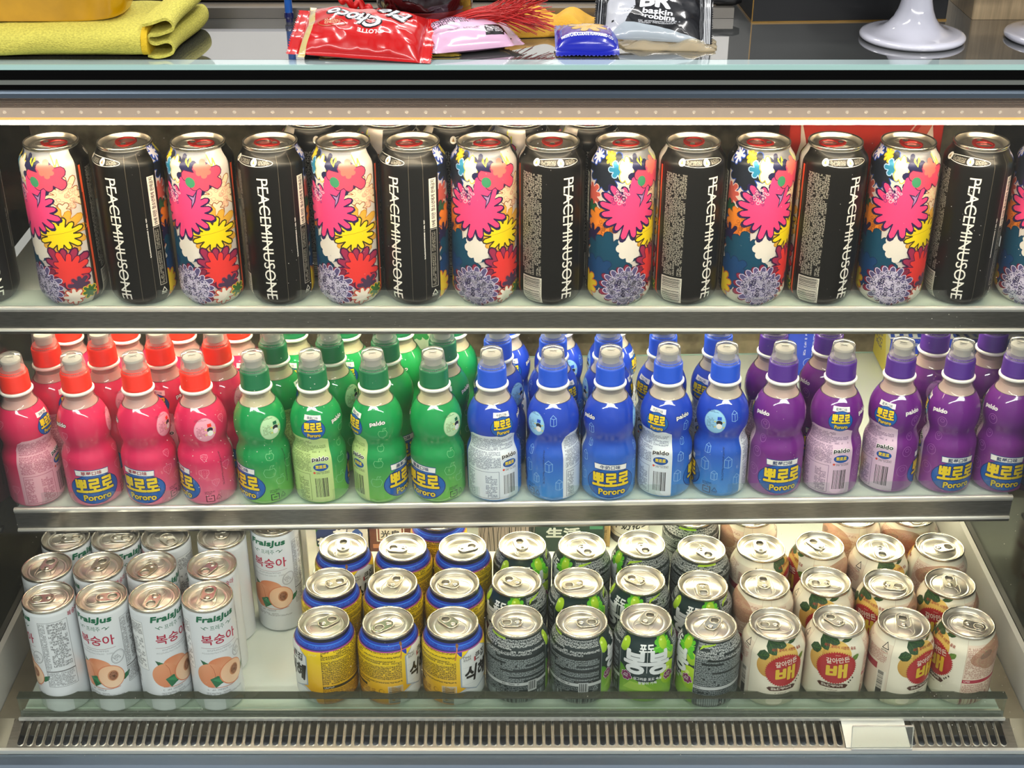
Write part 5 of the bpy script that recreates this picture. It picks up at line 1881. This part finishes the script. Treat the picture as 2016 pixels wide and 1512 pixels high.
def crumple(name, cx, cy, w, d, h, m, label, cat, seed, yaw=0, col=(0.5, 0.5, 0.5), freq=28, base_z=0.0006, ragged=0.2, nx=44, ny=34, th=0.0012, folds=0.0):
    """a cloth or film lying in folds: two skins a little apart, closed round the edge"""
    p = PM()
    R = random.Random(seed)

    def pt(i, j, off):
        u, v = i / nx * 2 - 1, j / ny * 2 - 1
        k = 1 + ragged * noise.noise(Vector((u * 1.7, v * 1.7, seed * 2.3)))
        x, y = u * w / 2 * k, v * d / 2 * k
        e = max(0.0, 1 - max(abs(u), abs(v)) ** 5)
        z = h * (0.35 + 0.65 * abs(noise.noise(Vector((x * freq, y * freq, seed * 1.3)))) + 0.35 * noise.noise(Vector((x * freq * 2.3, y * freq * 2.1, seed))))
        z += folds * h * 0.5 * sin(x * 240 + 3 * noise.noise(Vector((x * 9, y * 20, seed))))
        return Vector((x, y, base_z + max(0.0, z) * e + off))

    G = [[[pt(i, j, o) for i in range(nx + 1)] for j in range(ny + 1)] for o in (0.0, th)]

    def nrm(g, i, j):
        a = g[j][min(i + 1, nx)] - g[j][max(i - 1, 0)]
        b = g[min(j + 1, ny)][i] - g[max(j - 1, 0)][i]
        return a.cross(b).normalized()
    for j in range(ny):
        for i in range(nx):
            q = [(i, j), (i + 1, j), (i + 1, j + 1), (i, j + 1)]
            p.face([G[1][b][a_] for a_, b in q], [nrm(G[1], a_, b) for a_, b in q], [col] * 4)
            q = q[::-1]
            p.face([G[0][b][a_] for a_, b in q], [-nrm(G[0], a_, b) for a_, b in q], [col] * 4)
    edge = [(i, 0) for i in range(nx)] + [(nx, j) for j in range(ny)] + [(i, ny) for i in range(nx, 0, -1)] + [(0, j) for j in range(ny, 0, -1)]
    for (a_, b), (c_, d_) in zip(edge, edge[1:] + edge[:1]):
        p.flat([G[0][b][a_], G[0][d_][c_], G[1][d_][c_], G[1][b][a_]], col)
    o = p.build(name, m)
    o.location = (cx, cy, Z_TOP)
    o.rotation_euler = (0, 0, radians(yaw))
    return tag(o, label, cat)


GOLDFILM = mat('gold_film', '#8c7420', rough=0.22, metal=0.75, coat=0.5)
CREAMBAG = clear_mat('cream_bag_film', '#f4ead2', body=0.24, body_color='#efe6d0', gloss=1.0)
YELLOWCLOTH = mat('golden_cloth', '#dba62c', rough=0.75, bump=0.6, bump_scale=420)
TOWEL = mat('yellow_terry', '#d9d05c', rough=0.9, bump=1.0, bump_scale=520, stretch=(1, 1, 1.6), vary=0.35)
x, y = at(770, 108, Z_TOP)
crumple('gold_wrapper', x, y + 0.004, 0.115, 0.030, 0.006, GOLDFILM, 'flattened gold film wrapper under the red and pink packets', 'wrapper', 3, 2, ragged=0.35)
x, y = at(1318, 92, Z_TOP)
crumple('cream_bag', x, y + 0.006, 0.085, 0.042, 0.010, CREAMBAG, 'crumpled see-through cream bag under the black and silver packet', 'bag', 7, -4, ragged=0.3)
x, y = at(1062, 56, Z_TOP)
crumple('golden_cloth', x, y - 0.002, 0.128, 0.060, 0.026, YELLOWCLOTH, 'rumpled golden yellow cloth right of the dark pot', 'cloth', 12, -5, ragged=0.3, freq=20)
x, y = at(905, 70, Z_TOP)
crumple('gold_wrapper', x, y + 0.002, 0.06, 0.03, 0.012, GOLDFILM, 'crumpled gold wrapper between the red packet and the dark pot', 'wrapper', 21, 15, ragged=0.4)
GOLDPALE = mat('pale_gold_foil', '#c9b98a', rough=0.25, metal=0.8, coat=0.3)
x, y = at(628, 62, Z_TOP)
crumple('foil_scrap', x, y, 0.036, 0.03, 0.022, GOLDPALE, 'pale gold foil scrap standing at the left end of the red packet', 'wrapper', 33, 30, ragged=0.4, nx=20, ny=18)
x, y = at(618, 105, Z_TOP)
gb = simple('grey_box', mat('dull_grey_plastic', '#3f4850', rough=0.45), None, lambda p: p.box(-0.009, 0.009, -0.007, 0.007, 0, 0.010, bev=0.001))
gb.location = (x, y + 0.008, Z_TOP + 0.0002)
tag(gb, 'tiny dark grey box under the left end of the red packet', 'box')

# dark lacquered pot with a red cord
px_, py_ = at(835, 78, Z_TOP)
pot = empty('lacquer_pot', (px_, 1.292, Z_TOP), 'dark lacquered round pot standing behind the snack packets', 'pot')
simple('pot_body', mat('dark_lacquer', '#1c0608', rough=0.12, coat=0.8), pot, lambda p: p.lathe([(0, 1), (31, 0.5), (33, 0), (35, 2), (36, 7), (39, 16), (42.5, 22), (44.5, 30), (45, 40), (43, 52), (39, 58), (37, 58), (37, 52), (0, 50)], 56))
simple('foot_band', mat('worn_red_band', '#5a1210', rough=0.3, coat=0.5), pot, lambda p: p.lathe([(39.4, 15.5), (42.2, 20.5), (44.0, 26.5), (43.8, 27.5)], 56))
cd = PM()
R = random.Random(4)
cx0, cy0 = at(708, 34, Z_TOP)
pts = []
for k in range(60):
    t = k / 59
    pts.append((0.044 * t - 0.018, 0.006 * sin(t * 14), 0.004 + 0.022 * (1 - t) + 0.003 * sin(t * 30)))
cd.tube(pts, 0.0028, 7)
pts = [(-0.016 + 0.05 * t, -0.006 + 0.004 * cos(t * 16), 0.0035 + 0.020 * (1 - t) + 0.0025 * cos(t * 34)) for t in [k / 49 for k in range(50)]]
cd.tube(pts, 0.0024, 7)
for k in range(16):
    cd.lathe([(0, -2.4), (2.0, -1.4), (2.5, 0), (2.0, 1.4), (0, 2.4)], 10, org=(0.006 + 0.002 * k, -0.010 + 0.002 * sin(k * 2.0), 0.010 - 0.0004 * k))
cdo = cd.build('silk_knot', mat('red_silk_cord', '#b80d0d', rough=0.45))
cdo.location = (cx0 + 0.006, 1.262, Z_TOP + 0.016)
tag(cdo, 'knotted red silk cord lying against the left side of the dark pot', 'cord')

# red tassel
tas = empty('tassel', (0, 0, 0), 'red silk tassel spread over the golden cloth', 'tassel')
tx, ty = at(880, 66, Z_TOP)
tas.location = (tx, 1.252, Z_TOP + 0.0125)
SILK = mat('red_silk', '#c01410', rough=0.4, coat=0.2)
hd = PM()
hd.tube([(-0.011, 0, 0.001), (-0.006, 0, 0.0015), (0.0, 0, 0.002), (0.006, 0, 0.003)], lambda t: 0.0032 + 0.004 * t, 10)
for k in range(3):
    hd.tube([(-0.009 + 0.004 * k, 0.0045 * cos(a_), 0.0015 + 0.0045 * sin(a_)) for a_ in [2 * pi * i / 12 for i in range(13)]], 0.0011, 5)
hd.build('tassel_head', SILK, tas)
sk = PM()
R = random.Random(17)
for k in range(170):
    b0, c0 = R.uniform(-1, 1), R.uniform(-1, 1)
    L = R.uniform(0.060, 0.096)
    fl = R.random() < 0.42
    up_ = R.uniform(0.004, 0.034) if fl else R.uniform(-0.010, 0.004)
    sp = R.uniform(-0.014, 0.02)
    P = []
    for i in range(9):
        t = i / 8
        sprd = 0.006 + 0.004 * sin(t * pi) + (0.010 * max(0, t - 0.6) if not fl else 0.012 * max(0, t - 0.6))
        P.append((0.004 + L * t, b0 * sprd + sp * t * t, 0.003 + c0 * 0.0065 * (1 - 0.4 * t) + (0.008 * sin(t * pi)) + up_ * max(0, t - 0.55) / 0.45 + 0.004 * t))
    sk.tube(P, 0.00034, 4, cap=False)
sk.build('tassel_strands', SILK, tas)

# folded towel with the amber tub on it
tw = empty('folded_towel', (-0.405, 1.2545, Z_TOP), 'folded yellow terry towel at the left end of the counter', 'towel')


def towel_slab(p, x0, x1, y0, y1, z0, z1, seed, nx=70, n=26, endx=0.0):
    hz, r = (z1 - z0) / 2, (z1 - z0) / 2
    ring = []
    for k in range(n):
        a = 2 * pi * k / n
        c, s = cos(a), sin(a)
        e = 0.45
        ring.append((((y0 + y1) / 2 + ((y1 - y0) / 2) * (abs(c) ** e) * (1 if c > 0 else -1)), ((z0 + z1) / 2 + hz * (abs(s) ** 0.75) * (1 if s > 0 else -1))))
    G = []
    for i in range(nx + 1):
        x = x0 + (x1 - x0) * i / nx
        row = []
        for (yy, zz) in ring:
            f = 0.0022 * noise.noise(Vector((x * 28, yy * 30, zz * 60 + seed)))
            lift = 0.5 + 0.5 * (zz - z0) / (z1 - z0)
            row.append(Vector((x + endx * (zz - z0), yy + f, max(z0, zz + (f + 0.0022 * sin(x * 26 + seed)) * lift * (1 if zz > z0 + 0.002 else 0)))))
        G.append(row)
    for i in range(nx):
        for k in range(n):
            j = (k + 1) % n
            q = [(i, k), (i, j), (i + 1, j), (i + 1, k)][::-1]

            def nr(a, b):
                u = G[min(a + 1, nx)][b] - G[max(a - 1, 0)][b]
                v = G[a][(b + 1) % n] - G[a][(b - 1) % n]
                return (u.cross(v)).normalized()
            p.face([G[a][b] for a, b in q], [nr(a, b) for a, b in q], [(0.5, 0.5, 0.5)] * 4)
    p.flat([v for v in G[nx]], (0.5, 0.5, 0.5))
    p.flat([v for v in G[0]][::-1], (0.5, 0.5, 0.5))


simple('front_roll', TOWEL, tw, lambda p: towel_slab(p, -0.16, 0.085, -0.062, 0.060, 0.0003, 0.026, 1))
TOWEL2 = mat('yellow_terry_hem', '#d8b41c', rough=0.85, bump=0.9, bump_scale=500)
simple('hem', TOWEL2, tw, lambda p: towel_slab(p, 0.0852, 0.0905, -0.0605, 0.050, 0.0008, 0.0275, 4, nx=4))


def flap(p):
    """open folds at the towel's end: a sheet turning over itself three times"""
    prof = []
    for (cx_, cz_, r_, a0, a1) in ((0.094, 0.005, 0.0045, 180, 360),):
        pass
    path = [(0.092, 0.003), (0.106, 0.0025), (0.114, 0.006), (0.115, 0.012), (0.110, 0.015), (0.100, 0.014), (0.0945, 0.017), (0.096, 0.021), (0.106, 0.022), (0.116, 0.026), (0.117, 0.031), (0.111, 0.0345), (0.100, 0.032), (0.090, 0.029)]
    fine_ = []
    for i in range(len(path) - 1):
        for k in range(4):
            t = k / 4
            p0 = path[max(i - 1, 0)]; p1 = path[i]; p2 = path[i + 1]; p3 = path[min(i + 2, len(path) - 1)]
            fine_.append(tuple(0.5 * (2 * p1[d] + (p2[d] - p0[d]) * t + (2 * p0[d] - 5 * p1[d] + 4 * p2[d] - p3[d]) * t * t + (3 * p1[d] - p0[d] - 3 * p2[d] + p3[d]) * t ** 3) for d in (0, 1)))
    fine_.append(path[-1])
    th = 0.0024
    out, inn = [], []
    for i, (a_, b) in enumerate(fine_):
        q0, q1 = fine_[max(i - 1, 0)], fine_[min(i + 1, len(fine_) - 1)]
        dx, dz = q1[0] - q0[0], q1[1] - q0[1]
        l_ = sqrt(dx * dx + dz * dz)
        out.append((a_ - dz / l_ * th / 2, b + dx / l_ * th / 2))
        inn.append((a_ + dz / l_ * th / 2, b - dx / l_ * th / 2))
    loop = out + inn[::-1]
    ny = 20
    for j in range(ny):
        y0, y1 = -0.056 + 0.108 * j / ny, -0.056 + 0.108 * (j + 1) / ny
        w0 = lambda q, yy: (q[0] + 0.004 * sin(yy * 40) + 0.10 * (yy + 0.05) * 0.6 * 0.4, yy + 0.002 * sin(q[0] * 300), max(0.0004, q[1] + 0.10 * (yy + 0.056) * (q[1] / 0.035)))
        for i in range(len(loop)):
            a_, b = loop[i], loop[(i + 1) % len(loop)]
            p.flat([w0(a_, y0), w0(b, y0), w0(b, y1), w0(a_, y1)][::-1])
        if j == 0:
            for i in range(len(out) - 1):
                p.flat([w0(inn[i], y0), w0(inn[i + 1], y0), w0(out[i + 1], y0), w0(out[i], y0)])


simple('open_folds', TOWEL, tw, flap)
AMBER = mat('amber_plastic', '#c79405', rough=0.2, coat=0.6, bump=0.1, bump_scale=40, vary=0.25)
ab = PM()
for k in range(1):
    n = 48
    prof = []
    cx_, cy_, ww, dd = -0.105, 0.012, 0.17, 0.075
    lv = [(0.0, 0.92), (0.002, 0.97), (0.006, 1.0), (0.03, 1.02), (0.07, 1.05)]
    rings = []
    for (z_, s_) in lv:
        row = []
        for i in range(n):
            t = 2 * pi * i / n
            c_, s2 = cos(t), sin(t)
            row.append(Vector((cx_ + 0.5 * ww * s_ * (abs(c_) ** 0.45) * (1 if c_ > 0 else -1), cy_ + 0.5 * dd * s_ * (abs(s2) ** 0.6) * (1 if s2 > 0 else -1), z_)))
        rings.append(row)
    for a_, b in zip(rings, rings[1:]):
        for i in range(n):
            j = (i + 1) % n
            q = [a_[i], a_[j], b[j], b[i]]
            nn = []
            for kk in (i, j, j, i):
                t1 = rings[2][(kk + 1) % n] - rings[2][(kk - 1) % n]
                nn.append(t1.cross(Vector((0, 0, 1))).normalized())
            ab.face(q, nn, [(0.5, 0.5, 0.5)] * 4)
    ab.flat(rings[0][::-1])
    ab.flat([v - Vector((0, 0, 0.004)) for v in rings[-1]])
abo = ab.build('amber_tub', AMBER)
abo.location = (-0.405 + 0.078, 1.2395, Z_TOP + 0.0285)
abo.location.x = -0.405 + 0.085
tag(abo, 'glossy amber plastic tub resting on the yellow towel', 'tub')

# blue rod, marker
bx, by = at(570, 42, Z_TOP)
rod = empty('blue_pen', (bx, by, Z_TOP), 'translucent blue pen standing upright near the rear ledge', 'pen')
simple('barrel', mat('blue_acrylic', '#1f62c0', rough=0.12, coat=0.8), rod, lambda p: p.lathe([(3.2, 8), (3.7, 9), (3.7, 70), (3, 72), (0, 72)], 20))
simple('pen_cap', mat('navy_plastic', '#0a1250', rough=0.2, coat=0.6), rod, lambda p: p.lathe([(0, 0), (3.4, 0), (3.4, 3.0), (4.3, 3.4), (4.5, 6), (4.2, 8.6), (3.0, 9)], 20))
mk = simple('black_marker', mat('black_plastic', '#101114', rough=0.4), None, lambda p: p.lathe([(0, 0), (4.2, 0.2), (4.4, 4), (4.4, 12), (5.0, 12.4), (5.0, 30), (4.6, 31), (3.0, 36), (0, 36)], 18))
mk.rotation_euler = (0, radians(90), 0)
mx = KX(1385, 1.349, Z_TOP + 0.012)
mk.location = (mx, 1.349, Z_TOP + 0.010 + 0.0051)
tag(mk, 'short black marker lying on the rear ledge beside the silver packet', 'marker')

# black box, wooden box, pedestal stands
x0, y0 = at(1480, 45, Z_TOP)
x1, y1 = at(1862, 40, Z_TOP)
bb = empty('black_box', ((x0 + x1) / 2, (y0 + y1) / 2, Z_TOP), 'large matt black box with thin gold edges', 'box')
bb.rotation_euler = (0, 0, atan2(y1 - y0, x1 - x0))
wb = sqrt((x1 - x0) ** 2 + (y1 - y0) ** 2) / 2
simple('box_body', mat('matt_black_card', '#0c0d10', rough=0.5, bump=0.05, bump_scale=30), bb, lambda p: p.box(-wb, wb, 0, 0.10, 0.0002, 0.11, bev=0.0006))
GE = mat('thin_gold_edge', '#8a6a30', rough=0.35, metal=0.6)
simple('gold_edge', GE, bb, lambda p: (p.box(-wb - 0.0004, wb + 0.0004, -0.0006, 0.0006, 0.0, 0.0014), p.box(-wb - 0.0006, -wb + 0.0006, -0.0005, 0.1, 0.0, 0.0014), p.box(-wb - 0.0006, -wb + 0.0004, -0.0006, 0.0004, 0.0014, 0.11)))
wx, wy = at(1913, 39, Z_TOP)
WOODP = mat('pale_pine', '#d9bf96', rough=0.5, vary=0.3, bump_scale=22, stretch=(14, 14, 0.8))
wo = simple('wooden_box', WOODP, None, lambda p: p.box(0, 0.2, 0, 0.12, 0.0002, 0.09, bev=0.001))
wo.location = (wx, wy, Z_TOP)
tag(wo, 'pale pine box at the right end of the counter', 'box')
CER = mat('white_glazed_ceramic', '#dcdce8', rough=0.12, coat=0.8)


def stand(x, y, label):
    s = empty('pedestal_stand', (x, y, Z_TOP), label, 'pedestal stand', 'white pedestal stands')
    simple('foot', CER, s, lambda p: p.lathe([(0, 0.6), (42, 0.3), (45.5, 0.2), (47.3, 2.2), (47.2, 4.4), (45.5, 6.0), (42, 6.6), (37, 6.9), (32, 8.0), (27, 10.6), (22.5, 14.5), (18.6, 20), (15.6, 27), (13.6, 35), (12.6, 44), (12.4, 56), (14, 62), (20, 66)], 64))
    simple('plate', CER, s, lambda p: p.lathe([(0, 65), (20, 65.5), (60, 68), (64, 71), (64, 73), (60, 73), (58, 70.5), (0, 69)], 64))
    return s


xs, ys = at(1795, 76, Z_TOP)
stand(xs, ys, 'white glazed pedestal stand in front of the black box')
xs2, _ = at(2081, 76, Z_TOP)
stand(xs2, ys, 'white glazed pedestal stand cut by the right edge, before the pine box')

# ================================================================== THE SHOP ROUND THE CABINET
SHOPFLOOR = mat('shop_floor_tile', '#8c8880', rough=0.35, vary=0.2, bump_scale=5)
fl = simple('floor', SHOPFLOOR, None, lambda p: p.box(-3, 3, -2.0, 3.2, -0.02, 0.0))
tag(fl, 'pale grey shop floor', 'floor', kind='structure')
wl_ = simple('wall_back', mat('shop_wall', '#dcdad6', rough=0.7, vary=0.1, bump_scale=4), None, lambda p: p.box(-3, 3, 3.2, 3.26, 0, 2.9))
tag(wl_, 'plain grey shop wall behind the counter', 'wall', kind='structure')
